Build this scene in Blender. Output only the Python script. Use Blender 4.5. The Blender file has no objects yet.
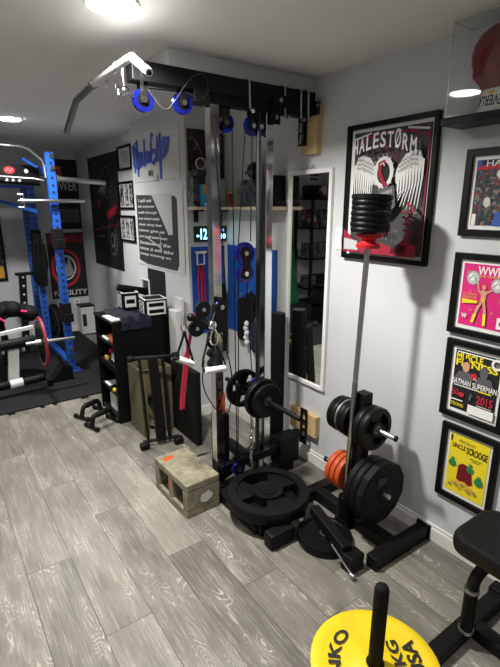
import bpy, math, random
from mathutils import Vector, Matrix
random.seed(7)
C = bpy.context.scene.collection
PI = math.pi
# ------------------------------------------------------------------ camera survey helpers (photo measure -> metres on a known plane)
f_px, CX, CY, HZ, CAMH = 460., 250., 333., 207., 1.6
TH = math.atan((CY-HZ)/f_px); PSI = math.radians(54.9)
def ray(px, py):
    r = px-CX; u = CY-py
    fw = f_px*math.cos(TH)+u*math.sin(TH); up = u*math.cos(TH)-f_px*math.sin(TH)
    return fw*math.cos(PSI)+r*math.sin(PSI), fw*math.sin(PSI)-r*math.cos(PSI), up
def onZ(px, py, z=0):
    X, Y, Z = ray(px, py); t = (z-CAMH)/Z; return Vector((X*t, Y*t, z))
def onX(px, py, x):
    X, Y, Z = ray(px, py); t = x/X; return Vector((x, Y*t, CAMH+Z*t))
def onY(px, py, y):
    X, Y, Z = ray(px, py); t = y/Y; return Vector((X*t, y, CAMH+Z*t))
V = Vector
# ------------------------------------------------------------------ materials
def mat(name, col, rough=.5, metal=0., var=0., scale=20., bump=0., emit=None, es=0., coat=0., alpha=None, trans=0., ior=1.45, spec=None):
    m = bpy.data.materials.new(name); m.use_nodes = True
    nt = m.node_tree; b = nt.nodes['Principled BSDF']
    b.inputs['Base Color'].default_value = (*col, 1); b.inputs['Roughness'].default_value = rough
    b.inputs['Metallic'].default_value = metal; b.inputs['IOR'].default_value = ior
    if coat: b.inputs['Coat Weight'].default_value = coat
    if spec is not None: b.inputs['Specular IOR Level'].default_value = spec
    if trans: b.inputs['Transmission Weight'].default_value = trans
    if alpha is not None: b.inputs['Alpha'].default_value = alpha
    if emit: b.inputs['Emission Color'].default_value = (*emit, 1); b.inputs['Emission Strength'].default_value = es
    if var or bump:
        tc = nt.nodes.new('ShaderNodeTexCoord'); n = nt.nodes.new('ShaderNodeTexNoise')
        n.inputs['Scale'].default_value = scale; n.inputs['Detail'].default_value = 5
        nt.links.new(tc.outputs['Object'], n.inputs['Vector'])
        if var:
            mp = nt.nodes.new('ShaderNodeMapRange'); mp.inputs[1].default_value = .3; mp.inputs[2].default_value = .7
            mp.inputs[3].default_value = 1-var; mp.inputs[4].default_value = 1+var
            nt.links.new(n.outputs['Fac'], mp.inputs[0])
            mx = nt.nodes.new('ShaderNodeVectorMath'); mx.operation = 'SCALE'; mx.inputs[0].default_value = col
            nt.links.new(mp.outputs[0], mx.inputs['Scale']); nt.links.new(mx.outputs[0], b.inputs['Base Color'])
        if bump:
            bp = nt.nodes.new('ShaderNodeBump'); bp.inputs['Strength'].default_value = bump; bp.inputs['Distance'].default_value = .004
            nt.links.new(n.outputs['Fac'], bp.inputs['Height']); nt.links.new(bp.outputs[0], b.inputs['Normal'])
    return m
M = {}
def dm(k, *a, **kw): M[k] = mat(k, *a, **kw)
dm('wall', (.60,.61,.62), .75, var=.02, scale=3, bump=.05)
dm('ceil', (.84,.84,.82), .85, var=.02, scale=4)
dm('trim', (.80,.79,.74), .35)
dm('black', (.0032,.0032,.0035), .42, var=.15, scale=30, spec=.24)
dm('blackmatte', (.0035,.0035,.0038), .75, var=.2, scale=40, bump=.15, spec=.24)
dm('powder', (.0036,.0038,.0042), .5, bump=.12, scale=250, spec=.24)
dm('iron', (.003,.003,.0033), .45, var=.25, scale=60, bump=.3, spec=.24)
dm('rubber', (.003,.003,.0033), .55, var=.25, scale=80, bump=.2, spec=.24)
dm('vinyl', (.006,.006,.006), .5, bump=.12, scale=180, spec=.24)
dm('greyblack', (.018,.019,.020), .5, var=.1)
dm('chrome', (.75,.76,.78), .12, 1.)
dm('steel', (.45,.46,.47), .3, 1., var=.08)
dm('dullsteel', (.30,.31,.31), .42, 1., var=.1)
dm('grip', (.78,.78,.78), .35, var=.05)
dm('bluewheel', (.004,.007,.13), .18, .3, coat=.5)
dm('rackblue', (.012,.085,.42), .35, var=.05, coat=.2)
dm('white', (.80,.80,.78), .5)
dm('paper', (.82,.82,.80), .7)
dm('offwhite', (.62,.62,.60), .5, var=.05)
dm('orange', (.52,.075,.014), .45, var=.08)
dm('orangelt', (.90,.20,.03), .45)
dm('red', (.45,.012,.02), .45)
dm('darkred', (.16,.010,.014), .4, var=.15, scale=9, bump=.25)
dm('crimson', (.30,.008,.030), .6)
dm('redrubber', (.42,.02,.045), .5)
dm('yellow', (.76,.55,.010), .42, var=.03, scale=8)
dm('pyellow', (.85,.68,.02), .6)
dm('pgold', (.75,.42,.05), .6)
dm('pink', (.68,.015,.19), .6)
dm('pblack', (.010,.010,.011), .6)
dm('pgrey', (.10,.10,.105), .6)
dm('pmid', (.28,.28,.28), .6)
dm('plgrey', (.50,.50,.50), .6)
dm('pblue', (.03,.10,.42), .6)
dm('pskyblue', (.05,.36,.62), .6)
dm('pgreen', (.02,.22,.08), .6)
dm('plime', (.22,.60,.04), .6)
dm('pred', (.50,.02,.04), .6)
dm('skin', (.62,.33,.20), .6)
dm('purple', (.16,.08,.45), .5)
dm('olive', (.25,.28,.08), .5)
dm('pine', (.62,.44,.22), .6, var=.12, scale=12)
dm('ply', (.11,.098,.055), .65, var=.15, scale=10)
dm('shelfwood', (.55,.45,.33), .6, var=.1, scale=12)
dm('concrete', (.215,.195,.135), .9, var=.30, scale=22, bump=.6)
dm('mortar', (.62,.60,.54), .9, var=.1, bump=.4)
dm('pegblue', (.010,.075,.36), .5, var=.08)
dm('brushblue', (.03,.07,.48), .45)
dm('navycloth', (.005,.007,.018), .9, var=.3, scale=30, bump=.3)
dm('signdark', (.045,.045,.045), .35)
dm('glassdark', (.02,.02,.022), .08)
dm('lens', (1,1,1), .5, emit=(1.0,.985,.95), es=14)
dm('cyan', (.1,.5,.6), .5, emit=(.25,.85,1.0), es=2.2)
dm('cyandim', (.05,.2,.5), .5, emit=(.10,.45,1.0), es=1.2)
dm('mat', (.012,.0125,.0135), .8, var=.25, scale=60, bump=.3, spec=.24)
dm('mirror', (.86,.88,.88), .015, 1.)
dm('mirrorframe', (.78,.78,.75), .35)
dm('bronze', (.12,.10,.06), .5, .6)
def clear(name, tint, rough, fac):
    m = bpy.data.materials.new(name); m.use_nodes = True; nt = m.node_tree; nt.nodes.clear()
    o = nt.nodes.new('ShaderNodeOutputMaterial'); t = nt.nodes.new('ShaderNodeBsdfTransparent'); t.inputs[0].default_value = (*tint, 1)
    g = nt.nodes.new('ShaderNodeBsdfGlossy'); g.inputs['Roughness'].default_value = rough
    lw = nt.nodes.new('ShaderNodeLayerWeight'); lw.inputs[0].default_value = .5
    fr = nt.nodes.new('ShaderNodeMath'); fr.operation = 'POWER'; fr.inputs[1].default_value = 5; nt.links.new(lw.outputs['Facing'], fr.inputs[0])
    ad = nt.nodes.new('ShaderNodeMath'); ad.operation = 'MULTIPLY_ADD'; ad.inputs[1].default_value = .5; ad.inputs[2].default_value = fac+.03; ad.use_clamp = True
    mx = nt.nodes.new('ShaderNodeMixShader'); nt.links.new(fr.outputs[0], ad.inputs[0]); nt.links.new(ad.outputs[0], mx.inputs[0])
    nt.links.new(t.outputs[0], mx.inputs[1]); nt.links.new(g.outputs[0], mx.inputs[2]); nt.links.new(mx.outputs[0], o.inputs[0]); M[name] = m
clear('acrylic', (.985,.99,.99), .03, .0)
clear('acryliced', (.80,.82,.82), .2, .15)
def brushed_grid(name, base, speck, scale, thr):       # dark print with scattered light flecks
    m = mat(name, base, .6); nt = m.node_tree; b = nt.nodes['Principled BSDF']
    tc = nt.nodes.new('ShaderNodeTexCoord'); v = nt.nodes.new('ShaderNodeTexVoronoi'); v.inputs['Scale'].default_value = scale
    r = nt.nodes.new('ShaderNodeMath'); r.operation = 'LESS_THAN'; r.inputs[1].default_value = thr
    mx = nt.nodes.new('ShaderNodeMix'); mx.data_type = 'RGBA'; mx.inputs[6].default_value = (*base,1); mx.inputs[7].default_value = (*speck,1)
    nt.links.new(tc.outputs['Object'], v.inputs['Vector']); nt.links.new(v.outputs['Distance'], r.inputs[0])
    nt.links.new(r.outputs[0], mx.inputs[0]); nt.links.new(mx.outputs[2], b.inputs['Base Color']); M[name] = m
brushed_grid('nightprint', (.055,.053,.055), (.6,.6,.6), 60, .12)
def collage(name, cols, scale):
    m = mat(name, cols[0], .6); nt = m.node_tree; b = nt.nodes['Principled BSDF']
    tc = nt.nodes.new('ShaderNodeTexCoord'); v = nt.nodes.new('ShaderNodeTexVoronoi'); v.inputs['Scale'].default_value = scale
    sp = nt.nodes.new('ShaderNodeSeparateColor'); cr = nt.nodes.new('ShaderNodeValToRGB'); cr.color_ramp.interpolation = 'CONSTANT'
    while len(cr.color_ramp.elements) < len(cols): cr.color_ramp.elements.new(.5)
    for i, c in enumerate(cols):
        cr.color_ramp.elements[i].position = i/len(cols); cr.color_ramp.elements[i].color = (*c, 1)
    nt.links.new(tc.outputs['Object'], v.inputs['Vector']); nt.links.new(v.outputs['Color'], sp.inputs[0])
    nt.links.new(sp.outputs[0], cr.inputs[0]); nt.links.new(cr.outputs[0], b.inputs['Base Color']); M[name] = m
collage('comicart', [(.02,.02,.03),(.03,.04,.07),(.20,.02,.03),(.03,.05,.04),(.20,.18,.17),(.04,.06,.14),(.02,.02,.02),(.05,.10,.05)], 90)
collage('photoart', [(.02,.02,.02),(.35,.35,.35),(.08,.08,.08),(.55,.55,.55),(.04,.04,.04),(.18,.18,.18)], 45)
collage('darkart', [(.02,.02,.02),(.06,.06,.065),(.03,.03,.03),(.16,.16,.15),(.02,.02,.025),(.10,.03,.03)], 40)
collage('boxart', [(.03,.03,.04),(.05,.06,.08),(.02,.02,.03),(.12,.12,.13)], 30)
collage('apparel', [(.02,.02,.02),(.30,.02,.03),(.05,.05,.06),(.35,.33,.3),(.12,.09,.05),(.02,.02,.03)], 9)
# laminate planks
def floor_mat():
    m = mat('laminate', (.3,.29,.27), .4); nt = m.node_tree; L = nt.links; b = nt.nodes['Principled BSDF']; N = nt.nodes.new
    at = N('ShaderNodeAttribute'); at.attribute_name = 'plank'
    sep = N('ShaderNodeSeparateColor'); L.new(at.outputs['Color'], sep.inputs[0])
    tc = N('ShaderNodeTexCoord')
    off = N('ShaderNodeVectorMath'); off.operation = 'SCALE'; off.inputs['Scale'].default_value = 37.; L.new(at.outputs['Vector'], off.inputs[0])
    ad = N('ShaderNodeVectorMath'); L.new(tc.outputs['Object'], ad.inputs[0]); L.new(off.outputs[0], ad.inputs[1])
    def mp(sx, sy):
        x = N('ShaderNodeMapping'); x.inputs['Scale'].default_value = (sx, sy, 1); L.new(ad.outputs[0], x.inputs[0]); return x
    n1 = N('ShaderNodeTexNoise'); n1.inputs['Scale'].default_value = 1; n1.inputs['Detail'].default_value = 6; n1.inputs['Roughness'].default_value = .65
    L.new(mp(150, 7).outputs[0], n1.inputs['Vector'])
    n2 = N('ShaderNodeTexNoise'); n2.inputs['Scale'].default_value = 1; n2.inputs['Detail'].default_value = 3
    L.new(mp(11, 3.2).outputs[0], n2.inputs['Vector'])
    # cathedral grain: contour lines of a stretched noise field
    n3 = N('ShaderNodeTexNoise'); n3.inputs['Scale'].default_value = 1; n3.inputs['Detail'].default_value = 2.0; n3.inputs['Roughness'].default_value = .45
    L.new(mp(9, 2.3).outputs[0], n3.inputs['Vector'])
    a = N('ShaderNodeMath'); a.operation = 'MULTIPLY'; a.inputs[1].default_value = 34; L.new(n3.outputs['Fac'], a.inputs[0])
    fr = N('ShaderNodeMath'); fr.operation = 'PINGPONG'; fr.inputs[1].default_value = .5; L.new(a.outputs[0], fr.inputs[0])
    ln = N('ShaderNodeMapRange'); ln.inputs[1].default_value = .33; ln.inputs[2].default_value = .44; L.new(fr.outputs[0], ln.inputs[0])
    msk = N('ShaderNodeMapRange'); msk.inputs[1].default_value = .50; msk.inputs[2].default_value = .66; L.new(n2.outputs['Fac'], msk.inputs[0])
    n4 = N('ShaderNodeTexNoise'); n4.inputs['Scale'].default_value = 1; n4.inputs['Detail'].default_value = 4; L.new(mp(160, 14).outputs[0], n4.inputs['Vector'])
    br = N('ShaderNodeMapRange'); br.inputs[1].default_value = .38; br.inputs[2].default_value = .52; L.new(n4.outputs['Fac'], br.inputs[0])
    ml = N('ShaderNodeMath'); ml.operation = 'MULTIPLY'; L.new(ln.outputs[0], ml.inputs[0]); L.new(msk.outputs[0], ml.inputs[1])
    ml2 = N('ShaderNodeMath'); ml2.operation = 'MULTIPLY'; L.new(ml.outputs[0], ml2.inputs[0]); L.new(br.outputs[0], ml2.inputs[1])
    st = N('ShaderNodeMapRange'); st.inputs[1].default_value = .57; st.inputs[2].default_value = .70; st.inputs[4].default_value = .42; L.new(n1.outputs['Fac'], st.inputs[0])
    mxx = N('ShaderNodeMath'); mxx.operation = 'MAXIMUM'; L.new(ml2.outputs[0], mxx.inputs[0]); L.new(st.outputs[0], mxx.inputs[1])
    # plank tone
    t = N('ShaderNodeMath'); t.operation = 'MULTIPLY_ADD'; t.inputs[1].default_value = .5; L.new(sep.outputs[0], t.inputs[0])
    g = N('ShaderNodeMath'); g.operation = 'MULTIPLY_ADD'; g.inputs[1].default_value = .9; g.inputs[2].default_value = -.45; L.new(n1.outputs['Fac'], g.inputs[0])
    g2 = N('ShaderNodeMath'); g2.operation = 'MULTIPLY_ADD'; g2.inputs[1].default_value = .9; L.new(n2.outputs['Fac'], g2.inputs[0]); L.new(g.outputs[0], g2.inputs[2])
    sub = N('ShaderNodeMath'); sub.operation = 'SUBTRACT'; sub.inputs[1].default_value = .25; L.new(g2.outputs[0], sub.inputs[0]); L.new(sub.outputs[0], t.inputs[2])
    cr = N('ShaderNodeValToRGB'); cr.color_ramp.elements[0].color = (.075,.068,.058,1); cr.color_ramp.elements[1].color = (.300,.283,.240,1); L.new(t.outputs[0], cr.inputs[0])
    mx = N('ShaderNodeMix'); mx.data_type = 'RGBA'; mx.inputs[7].default_value = (.53,.51,.45,1); L.new(cr.outputs[0], mx.inputs[6])
    sc = N('ShaderNodeMath'); sc.operation = 'MULTIPLY'; sc.inputs[1].default_value = .75; L.new(mxx.outputs[0], sc.inputs[0]); L.new(sc.outputs[0], mx.inputs[0])
    L.new(mx.outputs[2], b.inputs['Base Color'])
    bp = N('ShaderNodeBump'); bp.inputs['Strength'].default_value = .25; bp.inputs['Distance'].default_value = .002; L.new(n1.outputs['Fac'], bp.inputs['Height']); L.new(bp.outputs[0], b.inputs['Normal'])
    b.inputs['Roughness'].default_value = .42
    return m
M['laminate'] = floor_mat(); dm('gap', (.05,.045,.04), .8)
# ------------------------------------------------------------------ mesh builder
def basis(d):
    d = V(d).normalized(); a = V((0,0,1)) if abs(d.z) < .95 else V((1,0,0))
    u = d.cross(a).normalized(); return u, d.cross(u).normalized()
class MB:
    def __init__(s): s.v=[]; s.f=[]; s.m=[]; s.sm=[]; s.mats=[]
    def mi(s, m):
        if m not in s.mats: s.mats.append(m)
        return s.mats.index(m)
    def add(s, vs, fs, m, sm=False):
        k = len(s.v); s.v += [tuple(x) for x in vs]; i = s.mi(m)
        for q in fs: s.f.append([k+a for a in q]); s.m.append(i); s.sm.append(sm)
        return s
    def box(s, lo, hi, m, R=None):
        x0,y0,z0 = lo; x1,y1,z1 = hi
        vs = [V(p) for p in ((x0,y0,z0),(x1,y0,z0),(x1,y1,z0),(x0,y1,z0),(x0,y0,z1),(x1,y0,z1),(x1,y1,z1),(x0,y1,z1))]
        if R: vs = [R @ p for p in vs]
        return s.add(vs, [(0,3,2,1),(4,5,6,7),(0,1,5,4),(1,2,6,5),(2,3,7,6),(3,0,4,7)], m)
    def beam(s, p0, p1, w, h, m, up=(0,0,1)):         # rectangular bar between two points
        p0, p1 = V(p0), V(p1); d = (p1-p0).normalized(); up = V(up)
        if abs(d.dot(up)) > .95: up = V((0,1,0))
        r = d.cross(up).normalized(); u = r.cross(d).normalized()
        vs = [p+r*a*w/2+u*b*h/2 for p in (p0,p1) for a,b in ((-1,-1),(1,-1),(1,1),(-1,1))]
        return s.add(vs, [(0,3,2,1),(4,5,6,7),(0,1,5,4),(1,2,6,5),(2,3,7,6),(3,0,4,7)], m)
    def lathe(s, o, d, prof, m, n=28, ph=0, caps=True, sm=True):   # prof: (distance along d, radius)
        o = V(o); d = V(d).normalized(); u, w = basis(d); vs = []; fs = []
        for (h, r) in prof:
            for k in range(n):
                a = 2*PI*k/n+ph; vs.append(o+d*h+u*r*math.cos(a)+w*r*math.sin(a))
        for j in range(len(prof)-1):
            for k in range(n):
                fs.append((j*n+k, j*n+(k+1)%n, (j+1)*n+(k+1)%n, (j+1)*n+k))
        s.add(vs, fs, m, sm)
        if caps:
            if prof[0][1] > 1e-5: s.add(vs[:n], [tuple(range(n))[::-1]], m)
            if prof[-1][1] > 1e-5: s.add(vs[-n:], [tuple(range(n))], m)
        return s
    def cyl(s, p0, p1, r, m, n=20, b=0., r1=None):
        p0, p1 = V(p0), V(p1); L = (p1-p0).length; r1 = r if r1 is None else r1
        if b: return s.lathe(p0, p1-p0, [(0,r-b),(b*.3,r-b*.3),(b,r),(L-b,r1),(L-b*.3,r1-b*.3),(L,r1-b)], m, n)
        return s.lathe(p0, p1-p0, [(0,r),(L,r1)], m, n)
    def tube(s, pts, r, m, n=10, closed=False, smooth=0):
        pts = [V(p) for p in pts]
        for _ in range(smooth):
            q = []
            rng = range(len(pts)) if closed else range(len(pts)-1)
            if not closed: q.append(pts[0])
            for i in rng:
                a, b = pts[i], pts[(i+1)%len(pts)]; q += [a.lerp(b,.25), a.lerp(b,.75)]
            if not closed: q.append(pts[-1])
            pts = q
        N = len(pts); vs = []; pu = None
        for i, p in enumerate(pts):
            a = pts[(i-1)%N] if (closed or i) else p; b = pts[(i+1)%N] if (closed or i < N-1) else p
            d = (b-a).normalized()
            if pu is None: u, w = basis(d)
            else:
                u = (pu - d*pu.dot(d)); u = u.normalized() if u.length > 1e-6 else basis(d)[0]; w = d.cross(u)
            pu = u
            if isinstance(r, (list,tuple)):
                q = i/max(1,N-1)*(len(r)-1); j = min(int(q), len(r)-2); rr = r[j]+(r[j+1]-r[j])*(q-j)
            else: rr = r
            for k in range(n):
                t = 2*PI*k/n; vs.append(p+u*rr*math.cos(t)+w*rr*math.sin(t))
        fs = []
        for i in range(N if closed else N-1):
            j = (i+1)%N
            for k in range(n): fs.append((i*n+k, i*n+(k+1)%n, j*n+(k+1)%n, j*n+k))
        s.add(vs, fs, m, True)
        if not closed: s.add(vs[:n], [tuple(range(n))[::-1]], m); s.add(vs[-n:], [tuple(range(n))], m)
        return s
    def sphere(s, c, r, m, n=16, k=10):
        if not isinstance(r, (tuple, list)): r = (r,r,r)
        vs = []; fs = []
        for j in range(k+1):
            t = PI*j/k
            for i in range(n):
                a = 2*PI*i/n; vs.append((c[0]+r[0]*math.sin(t)*math.cos(a), c[1]+r[1]*math.sin(t)*math.sin(a), c[2]+r[2]*math.cos(t)))
        for j in range(k):
            for i in range(n): fs.append((j*n+i, (j+1)*n+i, (j+1)*n+(i+1)%n, j*n+(i+1)%n))
        return s.add(vs, fs, m, True)
    def prism(s, poly, d, m, sm=False):               # poly 3-D points, extruded by vector d
        n = len(poly); P = [V(p) for p in poly]; Q = [p+V(d) for p in P]
        fs = [tuple(range(n))[::-1], tuple(range(n,2*n))]+[(i,(i+1)%n,n+(i+1)%n,n+i) for i in range(n)]
        return s.add(P+Q, fs, m, sm)
    def build(s, name, parent=None, bev=0., loc=None):
        me = bpy.data.meshes.new(name); vs = s.v
        if parent is not None: o0 = parent.matrix_world.translation
        me.from_pydata(vs, [], s.f); me.update()
        for k in s.mats: me.materials.append(M[k])
        me.polygons.foreach_set('material_index', s.m); me.polygons.foreach_set('use_smooth', s.sm)
        if any(s.sm): me.set_sharp_from_angle(angle=math.radians(38))
        o = bpy.data.objects.new(name, me); C.objects.link(o)
        if parent is not None:
            o.parent = parent; o.matrix_parent_inverse = WM(parent).inverted()
        if bev:
            b = o.modifiers.new('bev', 'BEVEL'); b.width = bev; b.segments = 2; b.limit_method = 'ANGLE'; b.angle_limit = math.radians(50); b.harden_normals = False
        return o
def WM(o):
    m = Matrix.Translation(o.location)
    if o.parent: m = WM(o.parent) @ o.matrix_parent_inverse @ m
    return m
def tag(o, label, cat, group=None, kind=None):
    o['label'] = label; o['category'] = cat
    if group: o['group'] = group
    if kind: o['kind'] = kind
    return o
def thing(name, loc, label, cat, group=None):
    o = bpy.data.objects.new(name, None); o.location = loc; o.empty_display_size = .05; C.objects.link(o)
    return tag(o, label, cat, group)
def struct(name, mb, bev=0): o = mb.build(name, None, bev); o['kind'] = 'structure'; return o
def dup(root, delta, label, group=None):
    def cp(o, par):
        c = o.copy(); C.objects.link(c)
        if par is not None: c.parent = par
        for k in [x for x in bpy.data.objects if x.parent == o]: cp(k, c)
        return c
    r = cp(root, None); r.location = V(root.location)+V(delta); r['label'] = label
    if group: r['group'] = group
    return r
# text as 2-D polygons
_tc = {}
def text2d(s, bold=0.0, shear=0.0):
    k = (s, bold, shear)
    if k in _tc: return _tc[k]
    cu = bpy.data.curves.new('t', 'FONT'); cu.body = s; cu.offset = bold; cu.shear = shear; cu.resolution_u = 3; cu.fill_mode = 'FRONT'
    ob = bpy.data.objects.new('t', cu); C.objects.link(ob); dg = bpy.context.evaluated_depsgraph_get(); dg.update()
    me = bpy.data.meshes.new_from_object(ob.evaluated_get(dg))
    vs = [(v.co.x, v.co.y) for v in me.vertices]; fs = [tuple(p.vertices) for p in me.polygons]
    bpy.data.objects.remove(ob); bpy.data.curves.remove(cu); bpy.data.meshes.remove(me)
    x0 = min(a for a,b in vs); x1 = max(a for a,b in vs); y0 = min(b for a,b in vs); y1 = max(b for a,b in vs)
    vs = [((a-x0)/(x1-x0), (b-y0)/(y1-y0)) for a,b in vs]; _tc[k] = (vs, fs, (x1-x0)/(y1-y0)); return _tc[k]
class Art:                                            # flat printed artwork on a plane: o = lower left corner
    def __init__(s, o, u, v, w, h):
        s.o = V(o); s.u = V(u); s.v = V(v); s.n = s.u.cross(s.v); s.w = w; s.h = h; s.mb = MB(); s.k = 1
    def p(s, x, y, e=None): return s.o+s.u*x*s.w+s.v*y*s.h+s.n*(.00035*s.k if e is None else e)
    def sheet(s, m, th=.002):
        pts = [s.p(0,0,0), s.p(1,0,0), s.p(1,1,0), s.p(0,1,0)]; s.mb.prism([q-s.n*th for q in pts], s.n*th, m); return s
    def poly(s, pts, m): s.mb.add([s.p(*q) for q in pts], [tuple(range(len(pts)))], m); s.k += 1; return s
    def rect(s, x0, y0, x1, y1, m): return s.poly([(x0,y0),(x1,y0),(x1,y1),(x0,y1)], m)
    def oval(s, cx, cy, rx, ry, m, n=20): return s.poly([(cx+rx*math.cos(2*PI*i/n), cy+ry*math.sin(2*PI*i/n)) for i in range(n)], m)
    def line(s, pts, wd, m, taper=False):              # stroke of width wd (fraction of width)
        P = [V((x*s.w, y*s.h)) for x,y in pts]; L = []; R = []
        for i, q in enumerate(P):
            d = (P[min(i+1,len(P)-1)]-P[max(i-1,0)]); d = d.normalized() if d.length else V((1,0)); nn = V((-d.y, d.x))
            ww = wd*s.w/2*(1-(i/(len(P)-1))*.85 if taper else 1); L.append(q+nn*ww); R.append(q-nn*ww)
        vs = [s.o+s.u*a.x+s.v*a.y+s.n*.00035*s.k for a in L+R]; n = len(L)
        s.mb.add(vs, [(i, n+i, n+i+1, i+1) for i in range(n-1)], m); s.k += 1; return s
    def text(s, t, x0, y0, x1, y1, m, bold=.0, shear=0, fn=None):
        vs, fs, _ = text2d(t, bold, shear)
        def g(a, b):
            x = x0+(x1-x0)*a; y = y0+(y1-y0)*b
            return fn(x, y) if fn else (x, y)
        s.mb.add([s.p(*g(a,b)) for a,b in vs], fs, m); s.k += 1; return s
    def build(s, name, parent=None): return s.mb.build(name, parent)
WU, WV = (0,-1,0), (0,0,1)                             # right-wall plane as seen from the room
BU = (1,0,0)                                           # walls facing the camera side (-Y)
def frame_on(mb, o, u, v, w, h, t, d, m):              # rectangular frame: o lower left of outer edge, t width, d depth (towards room)
    o, u, v = V(o), V(u), V(v); n = u.cross(v)
    out = [(0,0),(w,0),(w,h),(0,h)]; inn = [(t,t),(w-t,t),(w-t,h-t),(t,h-t)]
    vs = [o+u*a+v*b for a,b in out]+[o+u*a+v*b for a,b in inn]+[o+u*a+v*b+n*d for a,b in out]+[o+u*a+v*b+n*d for a,b in inn]
    fs = []
    for i in range(4):
        j = (i+1)%4
        fs += [(8+i,8+j,12+j,12+i), (i,4+i,4+j,j), (i,j,8+j,8+i), (4+i,12+i,12+j,4+j)]
    mb.add(vs, fs, m); return mb
# ================================================================== ROOM
RX = 1.865; CZ = 2.27; BY = 2.97; JX = 1.55; FX = 1.72; FY = 6.2; CY1 = 3.93
struct('ceiling', MB().box((-2.7,-2.1,CZ),(2.1,6.4,CZ+.1),'ceil'))
struct('wall_right', MB().box((RX,-2.1,-.1),(RX+.1,BY+.1,CZ),'wall'))
struct('wall_back', MB().box((JX+.1,BY,-.1),(RX,BY+.1,CZ),'wall'))
struct('wall_column', MB().box((JX,BY,-.1),(JX+.1,CY1,CZ),'wall'))
struct('wall_recess', MB().box((FX,BY+.1,-.1),(FX+.1,FY+.1,CZ),'wall'))
struct('wall_far', MB().box((-2.7,FY,-.1),(FX,FY+.1,CZ),'wall'))
struct('wall_left', MB().box((-2.7,-2.1,-.1),(-2.6,FY,CZ),'wall'))
struct('wall_front', MB().box((-2.6,-2.1,-.1),(RX,-2.0,CZ),'wall'))
struct('trim_1', MB().box((1.0,2.045,2.125),(RX,2.30,CZ),'wall'), .004)
def baseb(name, lo, hi, ax):
    mb = MB(); (x0,y0),(x1,y1) = lo, hi
    mb.box((x0,y0,0),(x1,y1,.075),'trim')
    return struct(name, mb, .004)
mb = MB().box((RX-.014,-2,0),(RX,BY,.070),'trim').box((RX-.008,-2,.070),(RX,BY,.088),'trim'); struct('baseboard_right', mb, .003)
mb = MB().box((JX+.0,BY-.012,0),(RX-.014,BY,.085),'trim'); struct('baseboard_back', mb, .003)
mb = MB().box((-2.6,FY-.014,0),(FX,FY,.09),'trim'); struct('baseboard_far', mb, .003)
mb = MB().box((FX-.014,CY1,0),(FX,FY-.014,.09),'trim'); struct('baseboard_recess', mb, .003)
# planked floor, one quad per plank
def planks():
    pw = .1905; x0 = .162; verts = []; faces = []; cols = []
    starts = {0:1.98, 1:1.47, 2:2.22, 3:1.721, 4:1.365, -1:1.3, 5:2.2, 6:1.2, 7:.5, 8:1.9, 9:1.1}
    tones = {(0,2):.45, (0,1):.62}
    rnd = random.Random(11)
    for k in range(-15, 10):
        s = starts.get(k, rnd.uniform(0,1.22))
        y = s-1.165*6; a = x0+pw*k; b = a+pw
        if a > RX: break
        while y < FY:
            g = .0011; ya, yb = max(y,-2.1), min(y+1.165, FY)
            if yb > ya:
                z = 0; i = len(verts); verts += [(a+g,ya+g,z),(b-g,ya+g,z),(b-g,yb-g,z),(a+g,yb-g,z)]; faces.append((i,i+1,i+2,i+3))
                tn = rnd.uniform(.25,.75)
                if k == 3 and abs(y-1.721) < .01: tn = 1.0
                if k == 3 and abs(y-.556) < .01: tn = .12
                cols.append((tn, rnd.random(), rnd.random()))
            y += 1.165
    i = len(verts); verts += [(-2.7,-2.1,-.002),(2.0,-2.1,-.002),(2.0,6.3,-.002),(-2.7,6.3,-.002)]; faces.append((i,i+1,i+2,i+3)); cols.append((0,0,0))
    i = len(verts); verts += [(-2.7,-2.1,-.1),(2.0,-2.1,-.1),(2.0,6.3,-.1),(-2.7,6.3,-.1)]; faces.append((i+3,i+2,i+1,i)); cols.append((0,0,0))
    me = bpy.data.meshes.new('floor'); me.from_pydata(verts, [], faces); me.materials.append(M['laminate']); me.materials.append(M['gap'])
    me.polygons[-1].material_index = 1; me.polygons[-2].material_index = 1
    at = me.color_attributes.new('plank', 'FLOAT_COLOR', 'CORNER')
    for p in me.polygons:
        for l in p.loop_indices: at.data[l].color = (*cols[p.index], 1)
    o = bpy.data.objects.new('floor', me); C.objects.link(o); o['kind'] = 'structure'
planks()
# black rubber flooring at the far end
mb = MB().box((-2.55,3.89,.001),(1.54,FY-.02,.013),'mat')
fl = mb.build('rubber_flooring', None, .002); tag(fl, 'black rubber gym flooring covering the far end under the blue rack', 'mat')
for i, (x, w) in enumerate(((.36,.05),(.60,.035),(.70,.03),(.93,.06))):
    t = MB().box((x,3.855,.0005),(x+w,3.889,.006),'black').build('edge_tab', fl, .001)
# ceiling lights
def clight(x, y, label):
    r = thing('ceiling_light', (x,y,CZ), label, 'ceiling light', 'round ceiling lights')
    MB().lathe((x,y,CZ), (0,0,-1), [(0,.094),(.004,.094),(.008,.089),(.008,.085)], 'white', 40, caps=False).build('trim_ring', r)
    MB().lathe((x,y,CZ-.004), (0,0,-1), [(0,.086),(.007,.085),(.011,.07),(.013,.0)], 'lens', 40).build('lens', r)
    return r
clight(.655, 1.745, 'bright round ceiling light nearest the lat pulldown bar')
clight(.70, 4.25, 'smaller looking round ceiling light far back above the blue rack')
clight(-1.3, 1.0, 'round ceiling light out of frame on the left, behind the viewer')
clight(-1.3, 3.6, 'round ceiling light at the far left out of frame')
clight(.655, -.75, 'round ceiling light out of frame behind the viewer')
def alight(x, y, P, size=.16):
    l = bpy.data.lights.new('downlight', 'AREA'); l.shape = 'DISK'; l.size = size; l.energy = P; l.color = (1,.975,.93)
    o = bpy.data.objects.new('downlight', l); o.location = (x,y,CZ-.018); C.objects.link(o); l.spread = math.radians(150)
    return o
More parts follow.
